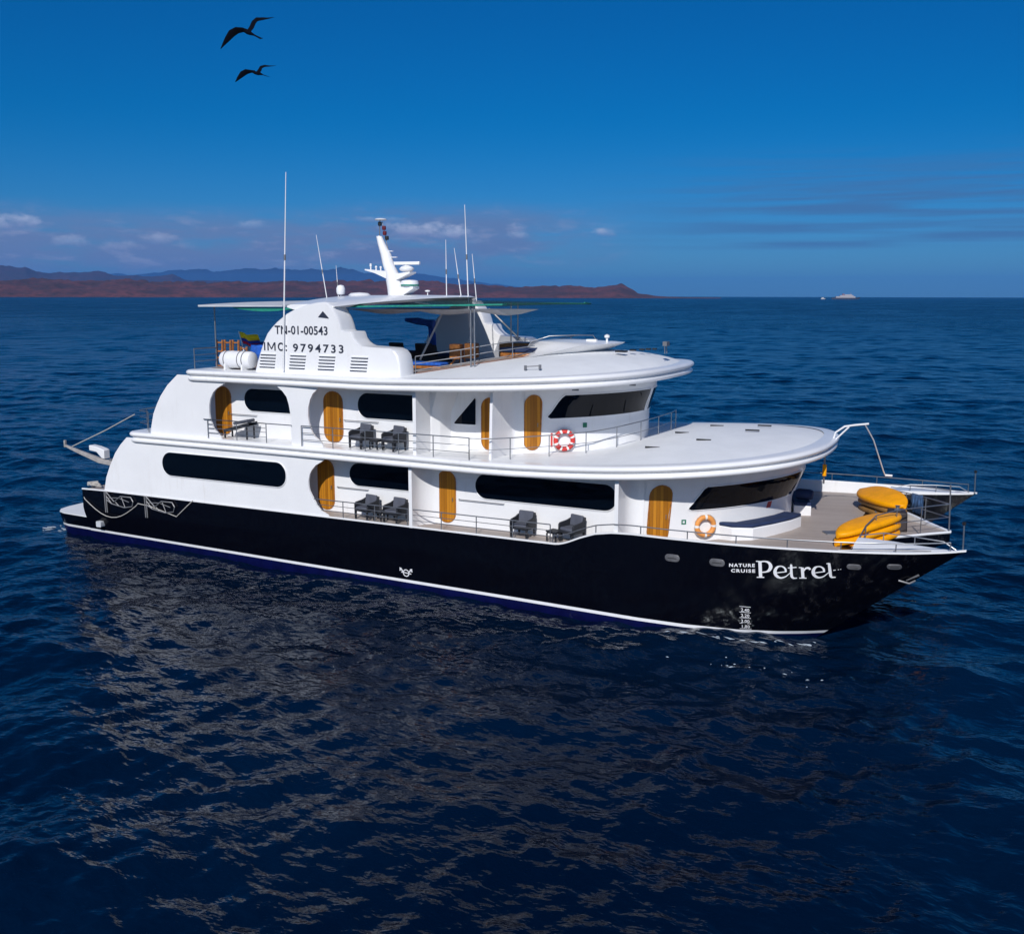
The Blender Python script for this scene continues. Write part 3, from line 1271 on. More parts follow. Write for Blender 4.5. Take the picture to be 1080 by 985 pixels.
def stadium_cols(s0, s1, z0, z1, rl, rr, n=10):
    """flat-sided opening with round left and right ends of radius rl and rr"""
    cols = []
    for k in range(n + 1):
        a = k / n * math.pi / 2
        d = rl * (1 - math.cos(a))
        e = rl * (1 - math.sin(a))
        cols.append((s0 + d, z0 + e, z1 - e))
    for k in range(1, 8):
        cols.append((lerp(s0 + rl, s1 - rr, k / 8), z0, z1))
    for k in range(n, -1, -1):
        a = k / n * math.pi / 2
        d = rr * (1 - math.cos(a))
        e = rr * (1 - math.sin(a))
        cols.append((s1 - d, z0 + e, z1 - e))
    return cols


def door_cols(s0, s1, z0, z1, r, n=10):
    cols = []
    w = (s1 - s0) / 2
    for k in range(n + 1):
        a = k / n * math.pi
        x = -math.cos(a)
        e = r * (1 - math.sin(a))
        cols.append((s0 + w + w * x, z0 + e, z1 - e))
    return cols


def flat(y):
    return lambda s, z, off: Vector((s, y - off, z))


def on_wall(w): return lambda s, z, off: w.at(s, z, off)


def window(P, cols, both=True, label=None):
    g, f = pane(P, cols, GLASS)
    for mb, fr in ([(g, f), (g.mirror(), f.mirror())] if both else [(g, f)]):
        o = mb.build('window', GLASS, BOAT, angle=50)
        fr.build('frame', WHITE, o)
        if label and mb is g:
            o['label'] = label


def door(P, s0, s1, z0, z1, r, handle_right=True, both=True):
    cols = door_cols(s0, s1, z0, z1, r)
    g, f = pane(P, cols, DOORWOOD, .035, .05)
    hs = s1 - .09 if handle_right else s0 + .09
    zc = lerp(z0, z1, .46)
    h = MB().tube([P(hs, zc - .06, .04), P(hs, zc - .06, .08), P(hs, zc + .06, .08), P(hs, zc + .06, .04)], .014, 6)
    for mb, fr, ha in ([(g, f, h), (g.mirror(), f.mirror(), h.mirror())] if both else [(g, f, h)]):
        o = mb.build('door', DOORWOOD, BOAT, angle=50)
        fr.build('frame', TEAKSOLID, o)
        ha.build('handle', STEEL, o)


# flush aft window
window(flat(-6.2), stadium_cols(-29.85, -23.55, 3.26, 4.235, .48, .46), label='long oval dark window in the flush aft side')
# lower balconies
PL = flat(-5.2)
window(PL, stadium_cols(-21.35, -18.1, 3.40, 4.29, .44, .12))
window(PL, stadium_cols(-15.95, -10.6, 3.40, 4.32, .46, .46), label='longest dark window of the middle balcony')
door(PL, -22.82, -22.08, 2.37, 4.29, .37)
door(PL, -17.5, -16.76, 2.40, 4.28, .36)
# upper balconies
window(PL, stadium_cols(-26.3, -23.6, 5.97, 6.88, .44, .3))
window(PL, stadium_cols(-20.9, -18.0, 5.99, 6.95, .46, .2))
door(PL, -27.79, -27.0, 4.97, 6.88, .38)
door(PL, -22.45, -21.6, 5.0, 6.92, .38)
PU = on_wall(WU)
sx = WU.s_of_x


def tri_cols(a, b, z0, z1):
    return [(a, z0 + .02, z0 + .06), (a + .05, z0, z0 + .12)] + [(lerp(a + .05, b - .06, k / 8), z0, lerp(z0 + .12, z1, k / 8)) for k in range(1, 9)] + [(b, z0 + .02, z1 - .05)]


window(PU, tri_cols(sx(-17.3), sx(-16.42), 5.87, 6.86), label='triangular dark window')
door(PU, sx(-16.2), sx(-15.5), 4.98, 6.88, .33)
door(PU, sx(-14.62), sx(-14.08), 5.06, 7.02, .33)
PW = on_wall(WL)
wx = WL.s_of_x
door(PW, wx(-9.63), wx(-9.0), 2.42, 4.36, .36)


def wrap_cols(s0, s1, zb, zt, slant, n=44):
    """wrap-round bridge window: slanted aft end, both corners eased"""
    cols = []
    for k in range(n + 1):
        s = lerp(s0, s1, k / n)
        d = s - s0
        b, t_ = zb(s), zt(s)
        if d < slant:
            t_ = lerp(b + .10, t_, smooth(.08 + .92 * (d / slant)) * .75 + .25 * (d / slant))
        if d < .1:
            b = b + .05 * (1 - d / .1)
        cols.append((s, b, t_))
    return cols


def zsh(w, z, k): return lambda s: z + k * smooth((w.xy(s)[0].x - w.p[0].x) / (w.p[-1].x - w.p[0].x)) * 0 + k * max(0, min(1, (w.xy(s)[0].x - (w.p[-1].x - 3.5)) / 3.5))


S0, S1 = wx(-8.45), WL.s[-1]
cols = wrap_cols(S0, S1 - .3, zsh(WL, 3.46, .14), zsh(WL, 4.22, .24), .42)
window(PW, cols, label='wrap-round window of the forward saloon')
S0 = sx(-13.85)
cols = wrap_cols(S0, WU.s[-1] - .12, zsh(WU, 6.14, .12), zsh(WU, 6.98, .12), .5)
window(PU, cols, label='wrap-round window of the wheelhouse')


# ---- side rails
def rail(name, path, hs, post_every, zf_base, r=.016, parent=None, posts=None, mat_=None, rtop=.02):
    """path: list of (x, y); hs: rail heights over the base; one mesh for the bars, posts as sub-parts"""
    P = [Vector((x, y)) for x, y in path]
    S = [0]
    for a, b in zip(P, P[1:]):
        S.append(S[-1] + (b - a).length)

    def pt(s):
        for i in range(len(P) - 1):
            if s <= S[i + 1] + 1e-9:
                return P[i].lerp(P[i + 1], (s - S[i]) / max(1e-9, S[i + 1] - S[i]))
        return P[-1]
    m = MB()
    n = max(2, int(S[-1] / .3))
    for i, h in enumerate(hs):
        m.tube([(*pt(S[-1] * k / n), zf_base(pt(S[-1] * k / n).x) + h) for k in range(n + 1)], rtop if i == 0 else r * .75, 6)
    o = m.build(name, STEEL, BOAT if parent is None else parent, angle=60)
    k = max(1, round(S[-1] / post_every))
    for j in range(k + 1):
        p = pt(S[-1] * j / k)
        z = zf_base(p.x)
        MB().tube([(p.x, p.y, z), (p.x, p.y, z + hs[0])], r * 1.15, 6).build('post', STEEL, o, angle=60)
    return o


def side_y(x): return y_top(x) + .03
rail('railing', [(x, side_y(x)) for x in np.linspace(-22.4, -12.6, 20)], [.62, .42, .22], 1.45, lambda x: sheer_hull(x) + .02)
rail('railing', [(x, side_y(x)) for x in list(np.linspace(-12.5, -3.2, 24)) + [-2.4, -1.6, -.9, -.4]], [.26], 1.6, lambda x: sheer_hull(x) + .02)
rail('railing', [(x, -side_y(x)) for x in list(np.linspace(-12.5, -3.2, 24)) + [-2.4, -1.6, -.9, -.3]], [.30], 1.9, lambda x: sheer_hull(x) + .02)
rail('railing', [(-27.3, -6.25), (-25.9, -6.25), (-24.4, -6.25)], [.74, .56, .4, .22], 1.25, lambda x: z2(x))
MB().tube([(-27.5, -6.25, 5.69), (-23.2, -6.25, 5.69)], .02, 6).build('handrail', STEEL, BOAT)
# long upper rail that curls round the wheelhouse front
up_rail = [(x, -6.3) for x in np.linspace(-22.7, -15.6, 12)] + [(-15.0, -6.1), (-14.4, -5.6), (-13.8, -4.95), (-13.0, -4.2), (-12.3, -3.3), (-11.75, -2.2), (-11.3, -.8), (-11.1, .6), (-11.05, 2), (-11.3, 3.4)]
rail('railing', up_rail[:12], [.76, .5, .25], 1.45, lambda x: z2(x))
rail('railing', up_rail[11:], [.74, .36], 1.35, lambda x: z2(x) + crown2(x) * .75)
# stern rails of the upper and the sun deck
rail('railing', [(-30.6, -6.1), (-31.3, -5.95), (-31.55, -5.4), (-31.6, -3.0), (-31.6, 0), (-31.6, 5)], [.85, .6, .35], 1.5, lambda x: z2(x))
rail('railing', [(-28.15, -5.9), (-28.2, -4.0), (-28.2, -2), (-28.2, 1), (-28.2, 5.5)], [.8, .55, .3], 1.7, lambda x: z3(x))
# sun deck rail from the funnel forward along the teak edge
EDGE3 = [(-18.5, -5.0), (-18.0, -4.55), (-17.2, -3.95), (-16.4, -3.35), (-15.7, -2.75), (-15.1, -2.1)]
def zdome3(x, y):
    w = 6.1
    return z3(x) + crown3(x) * (1 - (y / w) ** 2)
for sgn in (1, -1):
    pts = [(x, sgn * y, zdome3(x, y)) for x, y in EDGE3]
    m = MB()
    for h in (.62, .36, .12):
        m.tube([(x, y, z + h) for x, y, z in pts], .017, 6)
    o = m.build('railing', STEEL, BOAT)
    for x, y, z in pts[::2]:
        MB().tube([(x, y, z - .02), (x, y, z + .62)], .018, 6).build('post', STEEL, o)

# teak floor of the sun deck, laid on the domed deck
def sun_teak():
    m = MB()
    rings = []
    for x in list(np.linspace(-28.0, -18.6, 14)) + [p[0] for p in EDGE3] + [-14.9]:
        if x < -18.55:
            w = 5.2 if x < -26.5 else 5.1
        else:
            w = -interp(x, [(a, b) for a, b in EDGE3] + [(-14.9, -1.9)])
        rings.append([(x, w * (k / 8 - 1), zdome3(x, w * (k / 8 - 1)) + .012) for k in range(17)])
    m.rings(rings, loop=False, caps=False)
    return m


sun_teak().build('sun_deck_floor', TEAK, BOAT, angle=60)
for sgn in (1, -1):
    MB().tube([(x, sgn * y, zdome3(x, y) + .012) for x, y in EDGE3], .02, 6).build('teak_edge', mat('dark_teak_edge', (.16, .055, .025), .5, vary=.2), BOAT)


# ---- wheelhouse roof visor
def visor():
    """brow over the wheelhouse: a flat top whose front edge overhangs a recessed face"""
    m = MB()
    rings = []
    n = 32
    for i in range(n + 1):
        t = i / n * 2 - 1
        a = abs(t)
        bx, by = -12.45 - 2.9 * a ** 2.3, 2.75 * t
        h = .64 * (1 - a ** 2.6)
        z0 = zdome3(bx, by)
        zb = lerp(z0 - .01, 8.76 - .08 * a, smooth((1 - a) * 2.2))
        fx, fy = bx - .75 * (1 - a ** 3), by * (1 - .1 * (1 - a))
        kx, ky = -15.55 - .2 * a, 2.0 * t
        zk = max(zdome3(kx, ky) - .02, lerp(zdome3(kx, ky), 8.80, smooth((1 - a) * 2.0)))
        ax, ay = -15.95 - .1 * a, 2.35 * t
        za = zdome3(ax, ay) - .05
        rings.append([(fx, fy, zdome3(fx, fy) - .03), (lerp(fx, bx, .85), lerp(fy, by, .85), zb - .07 * (1 - a)), (bx, by, zb), (lerp(bx, kx, .12), lerp(by, ky, .12), zb + .04 * (1 - a)), (lerp(bx, kx, .5), lerp(by, ky, .5), lerp(zb, zk, .5) + .05 * (1 - a)), (kx, ky, zk), (ax, ay, za)])
    return m.rings(rings, loop=False, caps=False)


visor().build('roof_visor', WHITE, BOAT, angle=50)

# low guard rail, horn and lamp on the visor
m = MB()
m.tube([(-15.9, -1.5, 8.3), (-15.6, -1.3, 8.78), (-15.0, -1.0, 8.98), (-14.2, -.6, 9.02), (-13.7, .2, 9.0), (-13.6, .4, 8.74)], .02, 6)
m.build('visor_rail', STEEL, BOAT)
MB().box((-13.55, -.3, 8.8), (.42, .2, .14)).build('roof_box', WHITE, BOAT, bevel=.03)
MB().lathe([(.05, 0), (.04, .2), (.1, .22), (.1, .3), (.02, .34)], (-12.9, -.4, 8.73), 10).build('horn', WHITE, BOAT)


# ---- the two funnels, mirrored
FIN = [(-25.12, 7.5), (-25.08, 7.65), (-24.97, 7.97), (-24.77, 8.44), (-24.62, 8.76), (-24.44, 9.07), (-24.2, 9.31), (-23.95, 9.52), (-23.49, 9.82), (-23.0, 10.03), (-22.56, 10.16), (-22.09, 10.24), (-21.8, 10.26), (-21.58, 10.24),
       (-21.44, 10.1), (-21.34, 9.98), (-21.14, 9.70), (-21.04, 9.45), (-20.99, 9.26), (-20.93, 9.22), (-20.58, 9.21), (-20.53, 9.14), (-20.48, 8.98), (-20.34, 8.83), (-20.2, 8.74), (-20.06, 8.69), (-19.61, 8.67), (-18.93, 8.64), (-18.72, 8.56), (-18.58, 8.4), (-18.5, 8.1), (-18.48, 7.85), (-18.48, 7.55)]


def fin():
    m = MB()
    cx, cz = -21.8, 8.6
    rings = []
    for y, k in ((-6.0, .965), (-5.96, .985), (-5.86, 1.0), (-5.2, 1.0), (-5.08, .985), (-5.05, .965)):
        rings.append([(cx + (x - cx) * k, y, cz + (z - cz) * k if z > 7.6 else z) for x, z in FIN])
    m.rings(rings)
    return m


def fin_parts(mirror=False):
    f = fin()
    if mirror:
        f.v = [(-21.5 + (x + 21.5) * .8 if x < -21.5 else x, y, z) for x, y, z in f.v]
    o = (f.mirror() if mirror else f).build('funnel', WHITE, BOAT, angle=28)
    for i, x in enumerate((-24.42, -23.02, -21.7, -20.27)):
        m = MB()
        for k in range(5):
            m.prism(rounded_rect(x - .38 + .02 * k, x + .34 + .02 * k, 7.78 + k * .115, 7.81 + k * .115, .014, 2), -6.012, -5.9, 'Y')
        (m.mirror() if mirror else m).build('louvre', LETTERD, o)
        m2 = MB()
        for k in range(5):
            m2.box((x + .02 * k - .02, -6.01, 7.845 + k * .115), (.74, .05, .035))
        (m2.mirror() if mirror else m2).build('louvre_blade', WHITE, o)
    t = MB().prism([(-22.0, 9.70), (-21.52, 9.66), (-21.55, 9.70), (-21.78, 9.92)], -6.014, -5.9, 'Y')
    (t.mirror() if mirror else t).build('vent', LETTERD, o)
    return o


FUN = fin_parts()
fin_parts(True)


def place_text(name, vs, fs, P, m, parent, th=.008):
    n = len(vs)
    A = [P(x, y, th) for x, y, z in vs]
    MB().add(A, fs).build(name, m, parent, fix=False)


vs, fs = text_mesh('TN-01-00543', .46, .010, 1.04)
w = max(v[0] for v in vs) - min(v[0] for v in vs)
k = 2.42 / w
place_text('registration', vs, fs, lambda x, y, o: Vector((-22.79 + x * k, -6.0 - o, 9.065 + y * .95)), LETTERD, FUN)
def flat_strokes(m, strokes, y):
    for st in strokes:
        P = [Vector((x, z)) for x, z, w_ in st]
        rows = []
        for i, (x, z, w_) in enumerate(st):
            t = P[min(i + 1, len(P) - 1)] - P[max(i - 1, 0)]
            t.normalize()
            n_ = Vector((-t.y, t.x)) * w_ / 2
            rows.append([(x + n_.x, y, z + n_.y), (x - n_.x, y, z - n_.y)])
        m.rings(rows, loop=False, caps=False)
        y -= .0012


m = MB()
zb, zt = 8.435, 8.745
flat_strokes(m, [[(-24.52, zb, .06), (-24.52, zt, .06)], [(-24.36, zb, .06), (-24.36, zt, .06)], [(-24.03, zb, .06), (-24.03, zt, .06)], [(-24.35, zt, .055), (-24.195, zb + .06, .045)], [(-24.04, zt, .055), (-24.195, zb + .06, .045)],
                 [(-23.74 + .125 * math.cos(a), (zb + zt) / 2 + .13 * math.sin(a), .06) for a in [2 * math.pi * k / 18 for k in range(19)]], [(-23.5, zb, .06), (-23.5, zb + .06, .06)], [(-23.5, zb + .16, .06), (-23.5, zb + .22, .06)]], -6.006)
m.build('registration', LETTERD, FUN, fix=False)
for body, weight, xc, wid, sp in (('9794733', .010, -22.05, 2.28, 1.35),):
    vs, fs = text_mesh(body, .43, weight, sp)
    x0 = min(v[0] for v in vs)
    w = max(v[0] for v in vs) - x0
    place_text('registration', [((v[0] - x0) / w - .5, v[1], 0) for v in vs], fs, lambda x, y, o: Vector((xc + x * wid, -6.0 - o, 8.43 + y * .95)), LETTERD, FUN)


# ---- roof bridging the funnels, its sunshades and poles
def arch_roof():
    m = MB()
    rings = []
    for k in range(25):
        f = k / 24 * 2 - 1
        y = 5.9 * f
        z = 10.13 + .34 * (1 - f * f)
        xa, xf = -23.6 - .6 * (1 - f * f), -21.3 - (.9 * f if f > 0 else 0) + 2.5 * (1 - abs(f) ** 1.3)
        rings.append([(xa, y, z - .05), (xa + .3, y, z + .02), (lerp(xa, xf, .5), y, z + .04), (xf - .3, y, z + .02), (xf, y, z - .04), (xf - .4, y, z - .16), (xa + .4, y, z - .16)])
    m.rings(rings)
    return m


arch_roof().build('roof_arch', WHITE, BOAT, angle=45)
# sunshade meshes: aft, side edge strips, forward
m = MB()
rings = []
for k in range(13):
    f = k / 12 * 2 - 1
    y = 5.4 * f
    rings.append([(-28.3, y, 10.10 + .12 * (1 - f * f)), (-24.1, y, 10.10 + .22 * (1 - f * f)), (-24.1, y, 10.06 + .22 * (1 - f * f)), (-28.3, y, 10.03 + .12 * (1 - f * f))])
m.rings(rings)
m.build('sunshade', PALECLOTH, BOAT)
m = MB()
for k in range(9):
    pass
rings = []
for k in range(9):
    x = lerp(-26.6, -23.6, k / 8)
    rings.append([(x, -5.3, 10.02 - .0), (x, -4.0, 9.96), (x, -4.0, 9.93), (x, -5.3, 9.99 - .12 * math.sin(k / 8 * math.pi))])
m.rings(rings)
m.build('sunshade', GREENMESH, BOAT)
m = MB()
rings = []
for k in range(13):
    f = k / 12
    x = lerp(-21.3, -15.4, f)
    rings.append([(x, -5.1 + .9 * f * f, 10.05 + .10 * f), (x, -5.05 + .9 * f * f, 10.10 + .11 * f), (x, -4.75 + .9 * f * f, 10.11 + .10 * f), (x, -4.75 + .9 * f * f, 10.06 + .11 * f)])
m.rings(rings)
m.build('sunshade_edge', GREENMESH, BOAT)
m = MB()
rings = []
for k in range(15):
    f = k / 14 * 2 - 1
    y = 4.2 * f - .2
    c_ = 1 - f * f
    xf = -15.3 + .9 * c_
    rings.append([(-19.6, y, 10.12 + .2 * c_), (-17.5, y, 10.14 + .14 * c_), (xf, y, 10.16 + .06 * c_), (xf, y, 10.12 + .06 * c_), (-17.5, y, 10.10 + .13 * c_), (-19.6, y, 10.06 + .2 * c_)])
m.rings(rings)
m.build('sunshade', mesh_cloth(DARKMESH, .62), BOAT)
MB().tube([(-19.4, 4.0, 10.13), (-17.4, 4.0, 10.16), (-15.35, 4.0, 10.17), (-14.6, 1.5, 10.22)], .03, 6).build('sunshade_hem', GREENMESH, BOAT)
# pale fabric bellying under the roof
m = MB()
rings = []
for k in range(17):
    f = k / 16
    x = lerp(-22.5, -15.9, f)
    sag = .16 * abs(math.sin(f * math.pi * 2.5)) + .05
    rings.append([(x, -3.6, 9.98), (x, -2.7, 9.98 - sag), (x, -1.6, 9.98 - sag * .8), (x, 0, 9.97)])
m.rings(rings, loop=False, caps=False)
m.build('roof_lining', PALECLOTH, BOAT)

for x, y, z0, z1 in [(-28.2, -4.6, 7.6, 10.05), (-28.2, 4.6, 7.6, 10.05), (-16.6, -4.3, 7.9, 10.14), (-16.45, -4.3, 7.9, 10.14), (-18.6, 3.0, 7.8, 10.2), (-18.42, 3.3, 7.8, 10.18)]:
    MB().tube([(x, y, z0), (x, y, z1)], .03, 8).build('shade_pole', STEEL, BOAT)
# slanting braces of the arch
for y, x0, x1, z0, z1, m_ in [(0.0, -21.35, -20.25, 7.85, 9.8, WHITE), (0.0, -19.25, -18.75, 8.05, 9.35, WHITE), (4.8, -20.6, -18.4, 9.9, 8.0, GREYMETAL)]:
    MB().tube([(x0, y, z0), (x1, y, z1)], .045, 8).build('brace', m_, BOAT)


# ---- mast with radars and signal lamps
def mast():
    body = MB()
    secs = [(-22.80, -22.02, 10.3, .36), (-22.86, -22.12, 10.8, .34), (-22.92, -22.22, 11.1, .32), (-22.93, -22.38, 11.4, .30), (-23.08, -22.58, 11.77, .26), (-23.2, -22.72, 12.2, .2), (-23.32, -22.98, 12.6, .16), (-23.40, -23.14, 12.92, .12)]
    rings = []
    for xa, xf, z, w_ in secs:
        rings.append([(lerp(xa, xf, .5) + (xf - xa) / 2 * math.cos(a), w_ * math.sin(a), z) for a in [2 * math.pi * k / 14 for k in range(14)]])
    body.rings(rings)
    # aft arm and the two forward brackets
    body.rings([[(x, -w_, z - h), (x, w_, z - h), (x, w_, z), (x, -w_, z)] for x, w_, z, h in [(-23.92, .16, 11.58, .05), (-23.4, .22, 11.53, .12), (-22.8, .25, 11.48, .3)]])
    body.rings([[(x, -w_, z - h), (x, w_, z - h), (x, w_, z), (x, -w_, z)] for x, w_, z, h in [(-22.6, .22, 11.36, .35), (-22.1, .25, 11.40, .2), (-21.65, .25, 11.45, .06)]])
    body.rings([[(x, -w_, z - h), (x, w_, z - h), (x, w_, z), (x, -w_, z)] for x, w_, z, h in [(-22.4, .25, 10.82, .4), (-22.0, .27, 10.84, .35), (-21.5, .25, 10.85, .08)]])
    o = body.build('mast', WHITE, BOAT, angle=40)
    rad = MB().box((-21.92, 0, 11.80), (1.22, .13, .13)).build('radar_bar', WHITE, o, bevel=.02)
    MB().lathe([(.0, 11.44), (.2, 11.46), (.29, 11.52), (.31, 11.58), (.24, 11.66), (.1, 11.71), (0, 11.74)], (-21.94, 0, 0), 16).build('radar_dome', WHITE, o)
    dome = MB().lathe([(.0, 10.84), (.32, 10.85), (.36, 10.9), (.365, 11.02), (.34, 11.09), (.2, 11.12), (0, 11.13)], (-21.8, 0, 0), 18).build('radar_dome', WHITE, o)
    MB().lathe([(.355, 10.87), (.372, 10.88), (.372, 10.93), (.36, 10.94)], (-21.8, 0, 0), 18).build('radar_band', GREENMESH, o)
    pole = MB()
    pole.tube([(-23.25, 0, 12.85), (-23.22, 0, 13.55)], .02, 6)
    pole.tube([(-22.85, 0, 12.4), (-23.1, 0, 13.5)], .015, 6)
    pole.build('lamp_pole', GREYMETAL, o)
    MB().lathe([(.0, 13.54), (.22, 13.56), (.26, 13.59), (.2, 13.63), (0, 13.65)], (-23.18, 0, 0), 16).build('antenna_disc', WHITE, o)
    for i, (x, z) in enumerate([(-23.22, 13.42), (-23.02, 13.25), (-22.99, 13.04), (-22.89, 12.84)]):
        MB().lathe([(.0, z - .09), (.075, z - .08), (.085, z), (.075, z + .08), (0, z + .09)], (x, 0, 0), 10).build('signal_lamp', BLACK if i not in (1, 2) else mat('lamp_red', (.12, .012, .02), .4), o)
    for x, h in ((-23.72, .24), (-23.45, .14), (-23.22, .12)):
        MB().lathe([(.03, 11.52), (.03, 11.56 + h * .5), (.05, 11.56 + h * .55), (.045, 11.56 + h), (0, 11.58 + h)], (x, 0, 0), 8).build('small_antenna', WHITE, o)
    for x, z in ((-22.75, 12.3), (-22.55, 12.05), (-22.4, 11.85)):
        MB().box((x, 0, z), (.3, .1, .03)).build('bracket', WHITE, o)
    return o


mast()


# whip antennas and domes on the roof
def whip(x0, y0, z0, x1, z1, r=.022, joint=.45):
    o = MB().tube([(x0, y0, z0), (lerp(x0, x1, .5), y0, lerp(z0, z1, .5)), (x1, y0, z1)], [r, r * .8, r * .4], 6).build('whip_antenna', WHITE, BOAT)
    c = lerp(x0, x1, joint), lerp(z0, z1, joint)
    MB().tube([(c[0], y0, c[1] - .1), (c[0] + (x1 - x0) * .02, y0, c[1] + .1)], r * 1.25, 6).build('antenna_joint', GREYMETAL, o)


whip(-23.62, -6.08, 7.7, -23.18, 14.86, .032, .58)
whip(-26.0, 0, 10.2, -26.5, 13.05)
whip(-20.05, 0, 10.4, -20.07, 12.71)
whip(-19.35, 0, 10.3, -19.68, 12.37)
whip(-19.0, 0, 9.2, -19.19, 14.05, .028, .58)
whip(-18.66, 0, 10.2, -18.86, 12.13)
whip(-25.41, 0, 10.3, -25.5, 11.75, .018)
MB().lathe([(.03, 10.35), (.03, 10.5), (.16, 10.53), (.19, 10.62), (.19, 10.78), (.14, 10.9), (0, 10.94)], (-25.36, 0.1, 0), 14).build('satellite_dome', WHITE, BOAT)
MB().lathe([(.1, 10.38), (.42, 10.44), (.46, 10.5), (.36, 10.58), (0, 10.61)], (-23.7, -.9, 0), 18).build('satellite_dome', WHITE, BOAT)
MB().lathe([(.02, 10.4), (.02, 10.62), (.12, 10.66), (.1, 10.7), (0, 10.72)], (-21.25, .5, 0), 10).build('satellite_dome', WHITE, BOAT)


# ---- hull fittings: lettering, emblem, draught marks, oval plates
def hull_ribbon(m, pts, off=.010):
    P = [Vector((x, z)) for x, z, w_ in pts]
    W = [w_ for _, _, w_ in pts]
    # smooth the stroke
    Q, V = [], []
    n = len(P)
    if n > 2:
        for i in range(n - 1):
            p0, p1, p2, p3 = P[max(i - 1, 0)], P[i], P[i + 1], P[min(i + 2, n - 1)]
            for k in range(6):
                t = k / 6
                Q.append(.5 * ((2 * p1) + (p2 - p0) * t + (2 * p0 - 5 * p1 + 4 * p2 - p3) * t * t + (3 * p1 - p0 - 3 * p2 + p3) * t ** 3))
                V.append(lerp(W[i], W[i + 1], t))
        Q.append(P[-1])
        V.append(W[-1])
    else:
        Q, V = P, W
    rows = []
    for i, p in enumerate(Q):
        t = Q[min(i + 1, len(Q) - 1)] - Q[max(i - 1, 0)]
        t.normalize()
        nn = Vector((-t.y, t.x)) * V[i] / 2
        rows.append([on_hull(p.x + nn.x, p.y + nn.y, off), on_hull(p.x - nn.x, p.y - nn.y, off)])
    m.rings(rows, loop=False, caps=False)


NAME = [[(-5.627, 2.546, 0.099), (-5.599, 2.027, 0.1)], [(-5.714, 2.018, 0.032), (-5.49, 2.039, 0.032)], [(-5.745, 2.537, 0.03), (-5.624, 2.543, 0.035)], [(-5.624, 2.535, 0.04), (-5.465, 2.56, 0.045), (-5.357, 2.523, 0.079), (-5.305, 2.419, 0.109), (-5.342, 2.298, 0.089), (-5.437, 2.228, 0.045), (-5.583, 2.196, 0.032)],
        [(-5.184, 2.213, 0.032), (-4.851, 2.288, 0.032)], [(-4.861, 2.276, 0.054), (-4.876, 2.373, 0.064), (-4.942, 2.439, 0.044), (-5.037, 2.449, 0.037), (-5.124, 2.397, 0.069), (-5.174, 2.286, 0.094), (-5.164, 2.177, 0.099), (-5.094, 2.097, 0.084), (-4.993, 2.072, 0.054), (-4.877, 2.12, 0.034), (-4.794, 2.196, 0.025), (-4.72, 2.277, 0.022)],
        [(-4.706, 2.547, 0.02), (-4.709, 2.492, 0.069), (-4.694, 2.184, 0.083), (-4.654, 2.11, 0.069), (-4.596, 2.101, 0.034), (-4.537, 2.114, 0.029)], [(-4.804, 2.415, 0.032), (-4.554, 2.462, 0.034)],
        [(-4.391, 2.468, 0.088), (-4.367, 2.13, 0.088)], [(-4.472, 2.117, 0.032), (-4.266, 2.132, 0.032)], [(-4.489, 2.459, 0.029), (-4.396, 2.465, 0.034)], [(-4.349, 2.351, 0.024), (-4.295, 2.445, 0.054), (-4.211, 2.469, 0.073), (-4.158, 2.424, 0.063)],
        [(-4.085, 2.313, 0.032), (-3.763, 2.387, 0.031)], [(-3.772, 2.374, 0.053), (-3.787, 2.47, 0.063), (-3.852, 2.532, 0.044), (-3.944, 2.54, 0.036), (-4.028, 2.494, 0.068), (-4.076, 2.385, 0.092), (-4.066, 2.278, 0.097), (-3.998, 2.199, 0.083), (-3.899, 2.177, 0.053), (-3.787, 2.224, 0.034), (-3.7, 2.308, 0.024), (-3.628, 2.382, 0.022)],
        [(-3.637, 2.677, 0.072), (-3.608, 2.417, 0.087), (-3.589, 2.257, 0.082), (-3.556, 2.213, 0.058), (-3.451, 2.221, 0.029)], [(-3.711, 2.652, 0.029), (-3.631, 2.675, 0.034)], [(-3.518, 2.444, 0.022), (-3.449, 2.464, 0.022)], [(-3.394, 2.476, 0.022), (-3.36, 2.483, 0.022)], [(-3.325, 2.495, 0.022), (-3.3, 2.501, 0.022)]]
m = MB()
for i, st in enumerate(NAME):
    hull_ribbon(m, st, .008 + .0015 * (i % 4))
m.build('ship_name', LETTERW, BOAT, fix=False)
for body, x, z, wid in (('NATURE', -6.17, 2.31, .78), ('CRUISE', -6.13, 2.135, .73)):
    vs, fs = text_mesh(body, .17, .006, 1.25)
    w = max(v[0] for v in vs) - min(v[0] for v in vs)
    k = wid / w
    place_text('ship_name', vs, fs, lambda a, b, o: on_hull(x + a * k, z + b * .85 + a * .10, .009), LETTERW, BOAT)
m = MB()
for i, d in enumerate(('2,40', '2,20', '2,00', '1,80', '1,60')):
    vs, fs = text_mesh(d, .15, .002, 1.05)
    x, z = -6.06, .91 - i * .192
    A = [on_hull(x + a * .95, z - .075 + b, .01) for a, b, c in vs]
    m.add(A, fs)
    hull_ribbon(m, [(x - .17, z + .085, .016), (x + .17, z + .087, .016)], .009)
m.build('draught_marks', LETTERW, BOAT, fix=False)
m = MB()
cx, cz = -18.3, .585
hull_ribbon(m, [(cx + .12 * math.cos(a), cz + .12 * math.sin(a), .035) for a in [2 * math.pi * k / 14 for k in range(15)]])
hull_ribbon(m, [(cx - .2, cz + .02, .035), (cx + .22, cz - .01, .035)], .013)
for s in (-1, 1):
    hull_ribbon(m, [(cx + s * .14, cz + .05, .05), (cx + s * .22, cz + .14, .05), (cx + s * .26, cz + .06, .04)], .012)
    hull_ribbon(m, [(cx + s * .18, cz + .15, .035), (cx + s * .27, cz + .17, .035)], .015)
m.build('load_mark', LETTERW, BOAT, fix=False)


